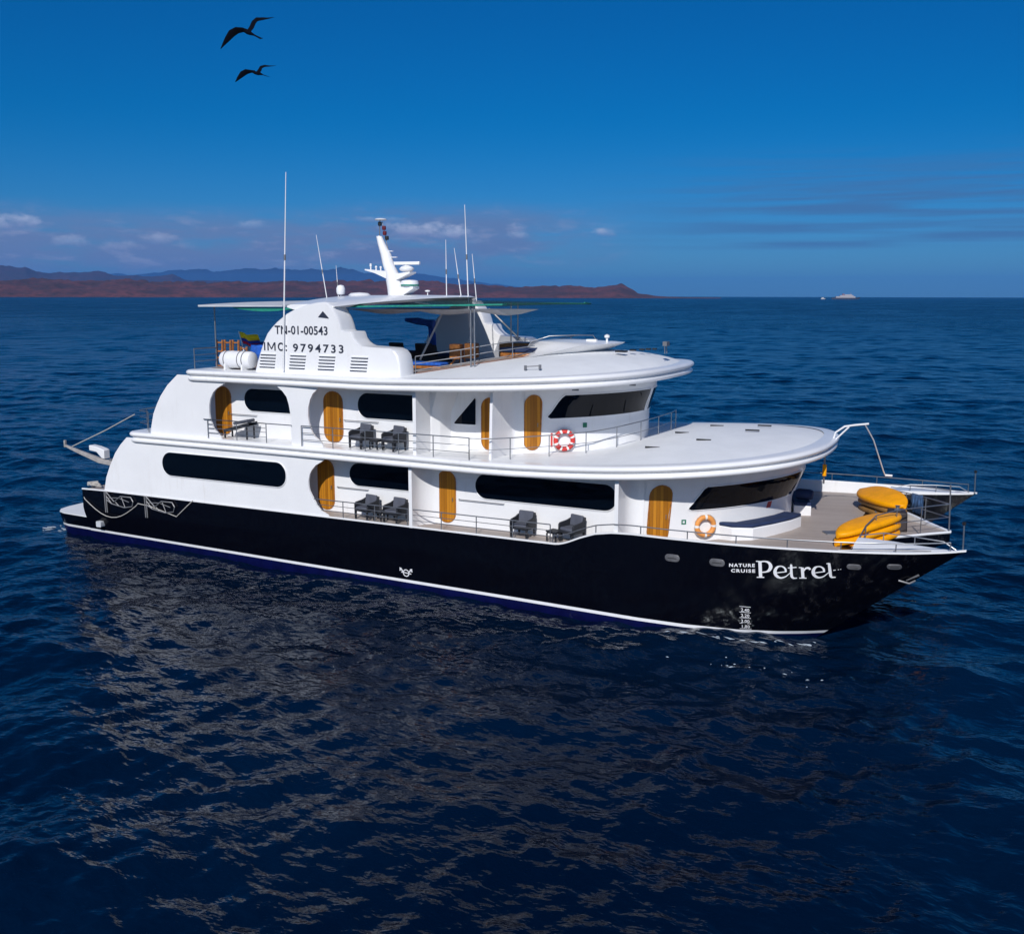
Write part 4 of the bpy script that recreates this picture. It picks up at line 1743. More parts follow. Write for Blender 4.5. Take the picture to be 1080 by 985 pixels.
def hull_plate(x, z, a, b):
    m = MB()
    rings = []
    for k, off in ((1.0, -.01), (1.0, .02), (.92, .03)):
        rings.append([on_hull(x + (a - b) * (1 if math.cos(t) > 0 else -1) * min(1, abs(math.cos(t)) * 3) * k + b * math.cos(t) * k, z + b * math.sin(t) * k, off) for t in [2 * math.pi * i / 24 for i in range(24)]])
    m.rings(rings)
    o = m.build('hawse_plate', GREYPLATE, BOAT)
    MB().tube([on_hull(x - a * .6, z, .035), on_hull(x + a * .6, z, .035)], .012, 6).build('slot', BLACK, o)


for x, z, a, b in [(-8.36, 2.34, .24, .12), (-6.93, 2.36, .24, .12), (-2.95, 2.60, .2, .085), (-1.86, 2.66, .2, .085)]:
    hull_plate(x, z, a, b)
# anchor tucked at the stem
m = MB()
m.tube([(-1.55, -4.85, 2.15), (-1.2, -4.85, 2.35)], .035, 6)
m.tube([(-1.75, -5.0, 2.15), (-1.45, -4.95, 2.08), (-1.3, -4.8, 2.15)], .03, 6)
m.build('anchor', GREYMETAL, BOAT)

# bow poles and nose rail
for y, z in ((-4.86, 3.22), (4.86, 3.22)):
    MB().tube([(-.07, y, z), (-.09, y, z + .75)], .022, 6).build('bow_staff', STEEL, BOAT)
    MB().lathe([(0, 0), (.05, .02), (.05, .1), (0, .12)], (-.09, y, z + .75), 8).build('bow_lamp', BLACK, BOAT)
MB().tube([(-.66, 0, 2.68), (-.72, 0, 4.3)], .024, 8).build('nose_staff', STEEL, BOAT)
for s in (-1, 1):
    pts = [(-3.05, s * 4.25, 3.1), (-2.95, s * 3.3, 3.35), (-2.75, s * 2.4, 3.52), (-2.2, s * 1.65, 3.6), (-1.5, s * .9, 3.63), (-.7, 0, 3.64)]
    lo = [(x, y, 2.7 + (z - 2.7) * .52) for x, y, z in pts]
    o = MB().tube(pts, .02, 6).tube(lo, .014, 6).build('nose_rail', STEEL, BOAT)
    for x, y, z in pts[1:-1]:
        MB().tube([(x, y, 2.66), (x, y, z)], .018, 6).build('post', STEEL, o)
# low grab bar on each foredeck
for s in (1, -1):
    m = MB().tube([(-3.4, s * -5.95, 3.1), (-2.4, s * -5.72, 3.17), (-1.5, s * -5.42, 3.2), (-.9, s * -5.2, 3.19)], .022, 6)
    m.build('grab_bar', GREYMETAL, BOAT)
    m = MB().tube([(-3.0, s * -4.3, 3.24), (-2.3, s * -4.42, 3.42), (-1.4, s * -4.62, 3.44), (-.6, s * -4.8, 3.42), (-.25, s * -4.86, 3.22)], .018, 6)
    o = m.build('foredeck_rail', STEEL, BOAT)
    for x, y, z in ((-2.3, -4.42, 3.42), (-1.4, -4.62, 3.44)):
        MB().tube([(x, s * y, 3.1), (x, s * y, z)], .016, 6).build('post', STEEL, o)

# stowage opening in the port foredeck's inner side
MB().prism([(-3.9, 2.92), (-3.6, 3.1), (-2.2, 3.1), (-1.75, 3.0), (-1.6, 2.92)], 4.0, 4.12, 'Y').build('locker_opening', BLACK, BOAT)


# ---- settees against the forward saloon front
def settee(pts_front, s=1):
    body, cush = MB(), MB()
    inner = [(x - .62, y * .95) for x, y in pts_front]
    poly = [(x, s * y) for x, y in pts_front] + [(x, s * y) for x, y in reversed(inner)]
    if s < 0:
        poly = poly[::-1]
    body.prism(poly, 2.35, 2.94)
    cush.prism([(x - .01, y) for x, y in poly], 2.943, 3.06)
    o = body.build('settee', WHITE, BOAT, bevel=.03)
    cush.build('cushion', NAVY, o, bevel=.035)
    return o


front = [(-7.1, -3.75), (-6.45, -3.5), (-5.95, -2.6), (-5.55, -1.7), (-5.35, -.95)]
settee(front, 1)
settee(front, -1)
MB().lathe([(.0, 0), (.16, .02), (.2, .12), (.2, .5), (.16, .62), (0, .64)], (0, 0, 0), 14, 'X').build('bolster', NAVY, BOAT, loc=(0, 0, 0)).location = (-6.0, 1.3, 3.3)

# little signs and fittings on the walls
def wall_plate(name, P, s, z, a, b, m_):
    g = MB()
    g.rings([[P(s - a / 2, z + k, .012), P(s + a / 2, z + k, .012)] for k in (-b / 2, b / 2)], loop=False, caps=False)
    return g.build(name, m_, BOAT, fix=False)


o = wall_plate('wall_sign', PW, wx(-8.55), 3.12, .16, .16, GREEN)
o = wall_plate('wall_sign', PW, wx(-8.55), 3.12, .07, .07, WHITE)
o.location.y -= .004
wall_plate('wall_sign', PW, wx(-6.35), 3.45, .24, .24, REDSIGN)
o = wall_plate('wall_sign', PW, wx(-6.35), 3.46, .18, .03, WHITE)
o.location.y -= .004
wall_plate('wall_sign', PU, sx(-12.75), 5.93, .16, .17, GREEN)
wall_plate('wall_sign', PU, sx(-13.72), 5.42, .07, .5, REDSIGN)
# handrails on the walls beside the doors
for x0, x1, y, z in [(-21.9, -20.5, -5.25, 3.3), (-16.6, -14.8, -5.25, 3.3), (-21.5, -20.0, -5.25, 5.88), (-27.0, -25.7, -5.25, 5.82)]:
    MB().tube([(x0, y + .05, z), (x0, y - .03, z), (x1, y - .03, z), (x1, y + .05, z)], .014, 6).build('handrail', STEEL, BOAT)
# deck fittings: fairleads let into the forward roofs
for x, y in [(-9.98, -3.55), (-9.82, -.64), (-8.54, -2.33), (-9.15, 1.72), (-7.36, -.19), (-7.29, 1.5)]:
    z = z2(x) + crown2(x) * (1 - (y / 5.8) ** 2)
    MB().box((x, y, z + .01), (.5, .06, .05), R(8)).build('deck_vent', BLACK, BOAT)
for x, y in [(-13.7, -5.03), (-12.87, -4.1), (-14.88, 3), (-14.4, -1.9)]:
    pass
# small mooring bracket and floodlights on the sun deck's sloping roof
def zroof(x, y):
    return z3(x) + crown3(x) * (1 - (y / 6.1) ** 2)


m = MB()
for x, y in ((-14.1, -5.0), (-13.6, -4.9)):
    m.box((x, y, zroof(x, y) + .06), (.08, .06, .16))
m.tube([(-14.1, -5.0, zroof(-14.1, -5) + .1), (-13.6, -4.9, zroof(-13.6, -4.9) + .1)], .02, 6)
m.build('roof_cleat', GREYMETAL, BOAT)
m = MB()
for i, (x, y, s_) in enumerate([(-12.1, -1.0, .3), (-11.9, -.3, .16), (-11.75, .3, .14), (-11.7, .9, .14), (-11.65, 1.5, .12)]):
    m.box((x, y, zroof(x, y) + .02), (s_ * 1.3, s_, .06))
m.build('roof_vents', BLACK, BOAT)
m = MB()
x, y = -10.75, .1
zz = zroof(x, y)
m.tube([(x, y - .12, zz - .1), (x - .02, y - .12, zz + .25)], .015, 6)
m.tube([(x, y + .12, zz - .1), (x - .02, y + .12, zz + .25)], .015, 6)
m.box((x, y, zz + .27), (.16, .34, .16))
m.build('floodlight', GREYMETAL, BOAT)
for (x, y) in [(-12.2, -5.1), (-10.9, -3.1), (-9.2, -5.2), (-7.2, -4.2)]:
    f = z3 if x < -10.5 else z2
    MB().box((x, y, f(x) - .47), (.22, .12, .06), R(20)).build('downlight', GREYMETAL, BOAT)

# davit over the forward saloon and its strop
m = MB()
m.tube([(-4.75, .6, 5.15), (-4.6, .6, 5.75), (-4.3, .6, 5.98), (-3.95, .6, 6.05), (-3.5, .6, 6.12)], .035, 8)
m.tube([(-4.72, .6, 5.35), (-4.15, .6, 5.98)], .03, 6)
o = m.build('davit', WHITE, BOAT)
MB().tube([(-3.62, .6, 6.08), (-3.4, 1.4, 5.45), (-3.1, 2.4, 4.2), (-3.05, 2.6, 4.02)], .025, 6).tube([(-3.05, 2.6, 4.02), (-2.8, 2.6, 4.02)], .04, 6).build('davit_strop', WHITE, o)
m = MB().tube([(-4.9, .5, 5.05), (-4.9, .5, 3.9)], .035, 8)
o = m.build('roof_prop', STEEL, BOAT)
MB().tube([(-4.88, .42, 4.6), (-4.88, .42, 4.2)], .07, 8).build('prop_sleeve', YELLOW, o)

# ---- stern davit crane, lines and the folded ladders on the hull side
CR = thing('stern_crane', 'grey folding crane arm on a post at the stern corner', 'crane', (-34.3, -4.8, 2.3))
MB().tube([(-34.3, -4.8, 2.3), (-34.3, -4.8, 3.4)], .09, 10).build('post', GREYMETAL, CR, loc=(-34.3, -4.8, 2.3))
m = MB()
m.rings([[(x, -4.8 - w_, z - h), (x, -4.8 + w_, z - h), (x, -4.8 + w_, z), (x, -4.8 - w_, z)] for x, w_, z, h in [(-34.2, .09, 3.3, .2), (-35.0, .1, 3.38, .22), (-36.4, .07, 3.68, .15), (-37.1, .05, 3.84, .1)]])
m.box((-37.13, -4.8, 3.88), (.08, .12, .32))
m.build('arm', mat('crane_paint', (.33, .31, .30), .6, vary=.15), CR, loc=(-34.3, -4.8, 2.3), bevel=.02)
m = MB()
m.rings([[(x, -4.8 - .17, z - h), (x, -4.8 + .17, z - h), (x, -4.8 + .17, z), (x, -4.8 - .17, z)] for x, z, h in [(-35.45, 3.95, .24), (-35.0, 3.90, .24), (-34.7, 3.83, .42), (-34.55, 3.78, .4)]])
m.build('winch_housing', WHITE, CR, loc=(-34.3, -4.8, 2.3), bevel=.03)
tag(MB().tube([(-36.7, -4.8, 3.78), (-34.2, -5.1, 4.7), (-32.0, -5.5, 5.55)], .022, 6).build('stay_line', ROPE), 'pale stay line running from the crane arm up to the upper stern rail', 'rope')


def ladder(x0, name='boarding_cradle'):
    m = MB()
    y = -6.27
    m.tube([(x0, y, 2.3), (x0 + .02, y, 1.25)], .03, 6)
    m.tube([(x0 + .12, y, 2.3), (x0 + .14, y, 1.25)], .03, 6)
    pts = [(x0 + .1, y, 2.3), (x0 + .75, y - .05, 1.85), (x0 + 1.2, y - .04, 2.15), (x0 + 1.9, y, 2.15), (x0 + 2.05, y, 1.95), (x0 + 1.95, y, 1.7), (x0 + 1.4, y, 1.6), (x0 + .5, y, 1.72), (x0 + .1, y, 1.9)]
    m.tube(pts, .028, 6)
    m.tube([(x0 + .1, y, 2.1), (x0 + .5, y, 1.72)], .022, 6)
    m.tube([(x0 + .75, y, 1.85), (x0 + 1.0, y, 1.66)], .022, 6)
    m.tube([(x0 + .1, y, 1.98), (x0 + 1.0, y, 2.05), (x0 + 1.75, y, 1.9)], .02, 6)
    m.tube([(x0 + 1.2, y, 2.15), (x0 + 1.45, y, 1.62)], .022, 6)
    m.v = [(x0 + (x - x0) * .8, y_, 2.3 - (2.3 - z) * .86) for x, y_, z in m.v]
    return m.build(name, mat('dull_steel', (.22, .22, .23), .5, metal=.4, vary=.1), BOAT)


ladder(-33.2)
ladder(-30.9)
m = MB()
m.tube([(-34.6, -6.15, 1.95)] + [(-34.4 + 3.0 * k / 10, -6.26, 1.85 - .65 * math.sin(k / 10 * math.pi)) for k in range(11)] + [(-31.3, -6.27, 1.95), (-30.6, -6.27, 1.9), (-29.2, -6.26, 1.6), (-28.6, -6.24, 2.1), (-28.3, -6.22, 2.35)], .018, 6)
tag(m.build('mooring_line', ROPE), 'slack pale mooring line looped along the black stern quarter', 'rope')
m = MB()
m.tube([(-34.6, -5.9, 2.4), (-34.2, -5.7, 2.46), (-33.8, -5.9, 2.42), (-34.1, -6.1, 2.45), (-34.5, -5.95, 2.5), (-34.3, -5.6, 2.5)], .05, 6)
tag(m.build('rope_coil', ROPE), 'coil of grey rope on the white stern corner of the near hull', 'rope')
MB().prism(rounded_rect(-33.88, -33.6, .68, .93, .04, 3), -6.22, -5.6, 'Y').build('stern_fitting', PALECLOTH, BOAT)


# ------------------------------------------------------------------ loose things aboard
def bend_box(m, c, s, r=0.0):
    m.box(c, s)


def make_chair(label, group):
    t = thing('armchair', label, 'armchair', (0, 0, 0), 0, group)
    b = MB()
    # woven tub: back and two arms that slope forward, facing -Y
    b.box((0, .30, .60), (.66, .08, .42), M=Matrix.Rotation(R(-8), 3, 'X'))
    b.build('backrest', RATTAN, t, bevel=.03)
    for s in (-1, 1):
        a = MB()
        a.prism([(-.30, .30), (-.30, .56), (-.24, .62), (.1, .66), (.30, .72), (.30, .30)], s * .30, s * .36, 'X')
        a.build('arm', RATTAN, t, bevel=.015)
    MB().box((0, 0, .33), (.62, .62, .08)).build('seat', RATTAN, t, bevel=.02)
    MB().box((0, -.02, .42), (.56, .56, .11)).build('cushion', CUSHION, t, bevel=.035)
    MB().box((0, .235, .66), (.56, .10, .40), M=Matrix.Rotation(R(-8), 3, 'X')).build('cushion', CUSHION, t, bevel=.035)
    for sx_ in (-1, 1):
        for sy_ in (-1, 1):
            MB().box((sx_ * .30, sy_ * .28, .155), (.055, .055, .31), taper=1.25).build('leg', RATTAN, t)
    return t


def put(t, x, y, z, rz):
    t.location = (x, y, z)
    t.rotation_euler = (0, 0, rz)


G = 'dark armchairs on the side balconies'
CH = make_chair('grey cushioned armchair on the lower balcony, beside the aftmost lower wooden door', G)
spots = [(-20.25, -5.72, 2.33, -12, None),
         (-19.0, -5.72, 2.33, -9, 'grey cushioned armchair on the lower balcony, in front of the partition end'),
         (-13.85, -5.68, 2.33, -4, 'grey armchair standing alone under the longest window of the lower deck'),
         (-12.05, -5.62, 2.36, -22, 'grey armchair at the step in the black hull edge, with a table at its knees'),
         (-20.45, -5.7, 4.97, -14, 'grey cushioned armchair on the upper balcony, nearer the oval door'),
         (-19.05, -5.66, 4.97, -18, 'grey cushioned armchair on the upper balcony, nearer the partition')]
for i, (x, y, z, a, lab) in enumerate(spots):
    c = CH if i == 0 else copy_tree(CH)
    put(c, x, y, z, R(a))
    if lab:
        c['label'] = lab


def make_table(label, group):
    t = thing('side_table', label, 'side table', (0, 0, 0), 0, group)
    MB().box((0, 0, .40), (.5, .5, .05)).build('table_top', RATTAN, t, bevel=.012)
    MB().box((0, 0, .345), (.44, .44, .05)).build('apron', RATTAN, t)
    for sx_ in (-1, 1):
        for sy_ in (-1, 1):
            MB().box((sx_ * .21, sy_ * .21, .16), (.05, .05, .32)).build('leg', RATTAN, t)
    return t


TB = make_table('low black side table between the two armchairs of the lower balcony', 'low side tables')
for i, (x, y, z, a, lab) in enumerate([(-19.62, -5.75, 2.33, -10, None), (-12.62, -5.78, 2.335, -12, 'low black side table beside the armchair at the hull step'), (-19.75, -5.72, 4.97, -8, 'low black side table between the two armchairs of the upper balcony')]):
    c = TB if i == 0 else copy_tree(TB)
    put(c, x, y, z, R(a))
    c.scale = (.85, .85, .85)
    if lab:
        c['label'] = lab

# sun lounger folded up on the small aft upper balcony
LG = thing('sun_lounger', 'dark folding lounger with raised back on the aft upper balcony', 'lounger', (-26.1, -5.75, 4.96))
MB().rings([[(-26.75, -6.0 + .5 * s_, 5.18 + h), (-25.45, -6.0 + .5 * s_, 5.52 + h)] for s_, h in ((0, 0), (1, 0), (1, .12), (0, .12), (0, 0))], loop=False, caps=False).build('cushion', RATTAN, LG, loc=(-26.1, -5.75, 4.96))
MB().box((-25.9, -5.75, 5.62), (.7, .5, .12), M=Matrix.Rotation(R(-12), 3, 'Y')).build('backrest', CUSHION, LG, loc=(-26.1, -5.75, 4.96), bevel=.03)
for x, z in ((-26.7, 5.2), (-25.6, 5.45)):
    for y in (-5.96, -5.54):
        MB().box((x, y, (4.96 + z) / 2), (.05, .05, z - 4.96)).build('leg', RATTAN, LG, loc=(-26.1, -5.75, 4.96))


# lifebuoys
def lifebuoy(label, P, s, z, m1, m2, Rr=.31, r=.085, bands=4, frac=.22):
    c, n = P(s, z, .11), None
    d = P(s + .05, z, .11) - P(s - .05, z, .11)
    d.normalize()
    u_ = Vector((0, 0, 1))
    nn = d.cross(u_).normalized()
    t = thing('lifebuoy', label, 'lifebuoy', c)
    ring, bd = MB(), []
    N = 48
    pts = [c + (d * math.cos(2 * math.pi * k / N) + u_ * math.sin(2 * math.pi * k / N)) * Rr for k in range(N)]
    ring.tube([tuple(p) for p in pts], r, 12, closed=True)
    ring.build('ring', m1, t, loc=c)
    for b in range(bands):
        a0 = 2 * math.pi * b / bands + (math.pi / bands if bands == 8 else 0.0)
        seg = [c + (d * math.cos(a0 + da) + u_ * math.sin(a0 + da)) * Rr for da in np.linspace(-frac, frac, 7)]
        MB().tube([tuple(p) for p in seg], r * 1.06, 12).build('band', m2, t, loc=c)
    rope = [c + nn * -.0 + (d * math.cos(2 * math.pi * k / 16) + u_ * math.sin(2 * math.pi * k / 16)) * (Rr + (r * 1.2 if k % 4 else r * .9)) for k in range(16)]
    MB().tube([tuple(p) for p in rope], .012, 5, closed=True).build('grab_line', ROPE, t, loc=c)
    return t


lifebuoy('red lifebuoy with white bands on the wheelhouse wall of the upper deck', PU, sx(-13.35), 5.42, REDW, BUOYWHITE, bands=8, frac=.11)
lifebuoy('orange lifebuoy with pale bands on the lower wall beside the forward door', PW, wx(-7.98), 2.98, ORANGE, BUOYWHITE, Rr=.3, bands=4, frac=.12)


# kayak stacks on the bow deck, hulls up
def make_kayak(L, W, H):
    m = MB()
    rings = []
    n = 22
    for i in range(n + 1):
        f = i / n * 2 - 1
        w_ = W / 2 * max(.03, (1 - abs(f) ** 2.6)) ** .6
        h = H * (.75 + .25 * (1 - abs(f) ** 3))
        lift = .07 * abs(f) ** 2.2
        ring = []
        for k in range(18):
            a = 2 * math.pi * k / 18
            c_, s_ = math.cos(a), math.sin(a)
            yy = w_ * (abs(c_) ** .7) * (1 if c_ > 0 else -1)
            zz_ = (h * .5) * (abs(s_) ** .8) * (1 if s_ > 0 else -1)
            # ridges along the upturned hull
            if s_ > 0.2:
                zz_ += .025 * math.cos(yy / (w_ + 1e-6) * 6.5) * (1 - abs(f) ** 4)
            ring.append((f * L / 2, yy, h * .5 + zz_ - lift * (1 if s_ > 0 else .3)))
        rings.append(ring)
    m.rings(rings)
    return m


kb = make_kayak(3.15, .98, .31)
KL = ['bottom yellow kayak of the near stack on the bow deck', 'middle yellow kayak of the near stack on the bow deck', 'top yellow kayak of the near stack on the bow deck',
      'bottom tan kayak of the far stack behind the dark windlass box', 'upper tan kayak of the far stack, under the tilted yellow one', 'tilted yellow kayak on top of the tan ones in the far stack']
k0 = None
for i in range(6):
    st, lv = divmod(i, 3)
    if k0 is None:
        k0 = kb.build('kayak', YELLOW, angle=50)
        o = k0
    else:
        o = k0.copy()
        COL.objects.link(o)
    tag(o, KL[i], 'kayak', 'kayaks stacked on the bow deck')
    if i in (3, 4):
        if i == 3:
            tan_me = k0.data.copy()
            tan_me.materials[0] = mat('tan_plastic', (.27, .14, .035), .6, vary=.25, nscale=3)  # lower two kayaks of the far stack coloured tan-brown instead of yellow
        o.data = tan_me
    if st == 0:
        o.location = (-3.0 + .02 * lv, -2.35 + .03 * lv, 2.55 + .26 * lv)
        o.rotation_euler = (0, R(-5), R(58 + lv))
    else:
        o.location = (-3.05, 2.1, 2.58 + .27 * lv)
        o.rotation_euler = (R(20) if lv == 2 else 0, R(-1), R(-57 + lv))
        if lv == 2:
            o.location.z += .06
            o.scale = (1.0, 1.08, 1.0)

WB = thing('windlass_box', 'dark brown covered windlass box on the bow deck between the kayak stacks', 'windlass', (-2.3, -.35, 2.66))
MB().box((-2.3, -.35, 3.0), (.62, .8, .68), R(12), taper=.92).build('cover', BROWN, WB, loc=(-2.3, -.35, 2.66), bevel=.05)
MB().lathe([(.12, 0), (.12, .05), (.06, .07), (.06, .14), (.1, .16), (0, .17)], (-2.3, -.35, 3.34), 14).build('capstan', GREYMETAL, WB, loc=(-2.3, -.35, 2.66))
MB().tube([(-3.0, -.5, 3.28), (-2.75, -.75, 3.05)], .02, 6).build('handle', STEEL, WB, loc=(-2.3, -.35, 2.66))
tag(MB().box((-4.15, -1.7, 2.64), (.62, .5, .05), R(30)).build('deck_hatch', GREYMETAL, bevel=.015), 'small flat grey hatch cover lying on the teak bow deck', 'hatch')


def cloth(name, label, cat, P0, P1, drop, m_, n=12, wob=.05):
    """cloth draped over a rail from P0 to P1, both sides hanging"""
    P0, P1 = Vector(P0), Vector(P1)
    d = (P1 - P0)
    nrm = Vector((-d.y, d.x, 0)).normalized()
    m = MB()
    rings = []
    for i in range(n + 1):
        p = P0 + d * i / n
        w_ = wob * math.sin(i * 1.9) + wob * .5 * math.sin(i * 3.7)
        rings.append([p + nrm * (.05 + w_ * 1.2) + Vector((0, 0, -drop * (1 + w_ * 2))), p + nrm * (.045 + w_ * .6) + Vector((0, 0, -drop * .5)), p + nrm * .03 + Vector((0, 0, -.02)), p + Vector((0, 0, .035)),
                      p - nrm * .03 + Vector((0, 0, -.02)), p - nrm * (.045 - w_ * .6) + Vector((0, 0, -drop * .4)), p - nrm * (.05 - w_) + Vector((0, 0, -drop * .8))])
    m.rings(rings, loop=False, caps=False)
    o = m.build(name, m_, angle=60)
    so_ = o.modifiers.new('thickness', 'SOLIDIFY')
    so_.thickness = .02
    return tag(o, label, cat)


cloth('towel', 'blue towel hanging over the far nose rail of the bow', 'towel', (-2.0, 1.45, 3.62), (-1.62, 1.03, 3.63), .62, mat('denim_blue', (.045, .11, .24), .85, vary=.3, nscale=8))
cloth('towel', 'white and pale towel over the rail behind the far kayak stack', 'towel', (-2.9, 3.2, 3.36), (-2.62, 2.25, 3.54), .42, PALECLOTH)

# life raft canister on its cradle beside the funnel
LR = thing('life_raft', 'white life raft canister in a cradle at the foot of the near funnel', 'life raft', (-26.4, -5.35, 7.6))
m = MB().lathe([(.0, -.78), (.22, -.77), (.30, -.72), (.33, -.62), (.335, -.3), (.345, -.29), (.345, -.24), (.335, -.23), (.335, .23), (.345, .24), (.345, .29), (.335, .3), (.33, .62), (.30, .72), (.22, .77), (0, .78)], (-26.4, -5.35, 8.0), 22, 'X')
m.build('canister', WHITE, LR, loc=(-26.4, -5.35, 7.6))
for x in (-26.88, -26.2, -25.98):
    MB().lathe([(.337, -.015), (.35, -.015), (.35, .015), (.337, .015)], (x, -5.35, 8.0), 22, 'X').build('strap', GREYMETAL, LR, loc=(-26.4, -5.35, 7.6))
for x in (-26.85, -26.0):
    MB().prism([(-5.65, 7.6), (-5.05, 7.6), (-5.05, 7.92), (-5.16, 7.82), (-5.35, 7.74), (-5.54, 7.82), (-5.65, 7.92)], x - .04, x + .04, 'X').build('cradle', WHITE, LR, loc=(-26.4, -5.35, 7.6))


# stacked wooden loungers, leaning on each other by the aft rail
def wooden_frame():
    m = MB()
    L, W = 1.08, .34
    for s in (-1, 1):
        m.box((0, s * W / 2, L / 2), (.07, .06, L))
    for z in (.04, .36, .62, .97):
        m.box((0, 0, z), (.05, W, .06))
    return m


wf = wooden_frame()
WL_ = ['aftmost stacked wooden deck frame beside the shade pole', 'second wooden deck frame of the stack from the shade pole', 'third wooden deck frame of the stack from the shade pole', 'foremost wooden deck frame of the stack, nearest the flag']
w0_ = None
for i, lab in enumerate(WL_):
    if w0_ is None:
        w0_ = wf.build('wooden_frame', TEAKSOLID, bevel=.008)
        o = w0_
    else:
        o = w0_.copy()
        COL.objects.link(o)
    tag(o, lab, 'deck frame', 'stacked wooden deck frames')
    o.location = (-28.1 + .35 * i, -4.55 + .08 * i, 7.62)
    o.rotation_euler = (0, R(3), R(82))
    o.scale = (1, 1, 1 if i < 3 else .76)
m = MB()
for i in range(3):
    m.box((-27.9 + .45 * i, -4.1 + .02 * i, 7.72), (.4, .45, .2), R(-8))
tag(m.build('frame_plinth', TEAKSOLID, bevel=.01), 'low wooden plinth under the stacked deck frames', 'plinth')

# ensign on a slanted staff
FL = thing('flag', 'yellow, blue and red flag on a slanted white staff behind the life raft', 'flag', (-27.9, -3.1, 7.62))
MB().tube([(-27.9, -3.1, 7.62), (-28.3, -3.1, 9.0)], .022, 6).build('staff', WHITE, FL, loc=(-27.9, -3.1, 7.62))
for j, (mm, a, b) in enumerate([(FLAGY, 0, .5), (FLAGB, .5, .75), (FLAGR, .75, 1.0)]):
    m = MB()
    rings = []
    for i in range(15):
        f = i / 14
        x = -28.27 + f * .95
        wv = .12 * math.sin(f * 9) * (f + .2)
        rings.append([(x + .16 * k_, -3.1 + wv + .03 * k_, 8.95 - .12 * f - k_ * .5 + .03 * math.sin(f * 8 + 1)) for k_ in (a, (a + b) / 2, b)])
    m.rings(rings, loop=False, caps=False)
    o = m.build('stripe', mm, FL, loc=(-27.9, -3.1, 7.62))
    sd = o.modifiers.new('thickness', 'SOLIDIFY')
    sd.thickness = .006


# rumpled blue covers
def lump(name, label, cat, c, s, m_, seed, noise_=.18, rz=0):
    bm = bmesh.new()
    bmesh.ops.create_icosphere(bm, subdivisions=4, radius=1)
    rot = Matrix.Rotation(rz, 3, 'Z')
    for v in bm.verts:
        d = v.co.normalized()
        p = Vector([math.copysign(abs(q) ** .7, q) for q in d])
        k = 1 + noise_ * mnoise.fractal(d * 2.2 + Vector((seed, 0, 0)), .8, 2.2, 4)
        p = Vector((p.x * s[0], p.y * s[1], p.z * s[2])) * k
        p = rot @ p
        if p.z < -s[2] * .9:
            p.z = -s[2] * .9
        v.co = p
    me = bpy.data.meshes.new(name)
    bm.to_mesh(me)
    bm.free()
    me.polygons.foreach_set('use_smooth', [True] * len(me.polygons))
    me.materials.append(m_)
    o = bpy.data.objects.new(name, me)
    COL.objects.link(o)
    o.location = c
    return tag(o, label, cat)


lump('covered_gear', 'heap of gear under a rumpled blue cover behind the life raft', 'covered gear', (-27.1, -2.9, 8.05), (.62, .5, .48), BLUECLOTH, 2.0)


# sun deck furniture between the funnels
def make_lounge(label, group):
    t = thing('deck_lounge', label, 'lounge chair', (0, 0, 0), 0, group)
    MB().box((0, 0, .22), (.9, .7, .3)).build('base', BROWN, t, bevel=.03)
    MB().box((0, 0, .42), (.85, .66, .12)).build('cushion', NAVY, t, bevel=.04)
    MB().box((-.42, 0, .62), (.14, .7, .55), M=Matrix.Rotation(R(-10), 3, 'Y')).build('backrest', BROWN, t, bevel=.03)
    return t


DL = make_lounge('aftmost dark lounge chair on the sun deck, above the steps of the near funnel', 'dark lounge chairs on the sun deck')
for i, (x, y, a, lab) in enumerate([(-23.6, 2.3, 80, None), (-22.3, 2.2, 100, 'dark lounge chair on the sun deck between the two others'), (-21.2, 1.2, 75, 'dark lounge chair on the sun deck beside the furled blue umbrella')]):
    c = DL if i == 0 else copy_tree(DL)
    put(c, x, y, 7.63, R(a))
    if lab:
        c['label'] = lab
    c.scale = (1.1, 1.1, .9)
BB = thing('sun_bed', 'blue cushioned wooden sun bed behind the sun deck rail', 'sun bed', (-19.6, -2.6, 7.63))
MB().box((-19.6, -2.6, 7.78), (1.9, .7, .1)).build('frame', TEAKSOLID, BB, loc=(-19.6, -2.6, 7.63), bevel=.015)
MB().box((-19.6, -2.6, 7.9), (1.85, .66, .12)).build('cushion', BLUECLOTH, BB, loc=(-19.6, -2.6, 7.63), bevel=.04)
for x in (-20.4, -18.8):
    for y in (-2.87, -2.33):
        MB().box((x, y, 7.68), (.07, .07, .12)).build('leg', TEAKSOLID, BB, loc=(-19.6, -2.6, 7.63))
AF = MB()
AF.tube([(-18.95, -1.9, 7.66), (-18.45, -1.7, 8.35)], .035, 6)
AF.tube([(-18.4, -1.65, 8.3), (-18.2, -1.7, 7.75)], .03, 6)
AF.tube([(-18.75, -1.4, 7.66), (-18.45, -1.6, 8.35)], .03, 6)
tag(AF.build('folding_easel', TEAKSOLID), 'orange wooden folding stand leaning beside the sun bed', 'stand')
UM = thing('furled_umbrella', 'furled blue umbrella with a sideways arm on the sun deck', 'umbrella', (-22.0, 2.0, 7.63))
MB().tube([(-22.0, 2.0, 7.63), (-22.05, 2, 9.3)], .04, 8).build('pole', BLUECLOTH, UM, loc=(-22.0, 2.0, 7.63))
MB().tube([(-21.85, 2, 9.26), (-22.2, 1.95, 9.32), (-22.6, 1.9, 9.38), (-23.2, 1.85, 9.44)], [.2, .14, .16, .08], 10).build('canopy', BLUECLOTH, UM, loc=(-22.0, 2.0, 7.63))
MB().tube([(-22.05, 2, 9.3), (-21.95, 2.02, 8.8), (-21.88, 2.0, 8.1), (-21.95, 2, 7.7)], [.1, .16, .14, .1], 9).build('valance', BLUECLOTH, UM, loc=(-22.0, 2.0, 7.63))
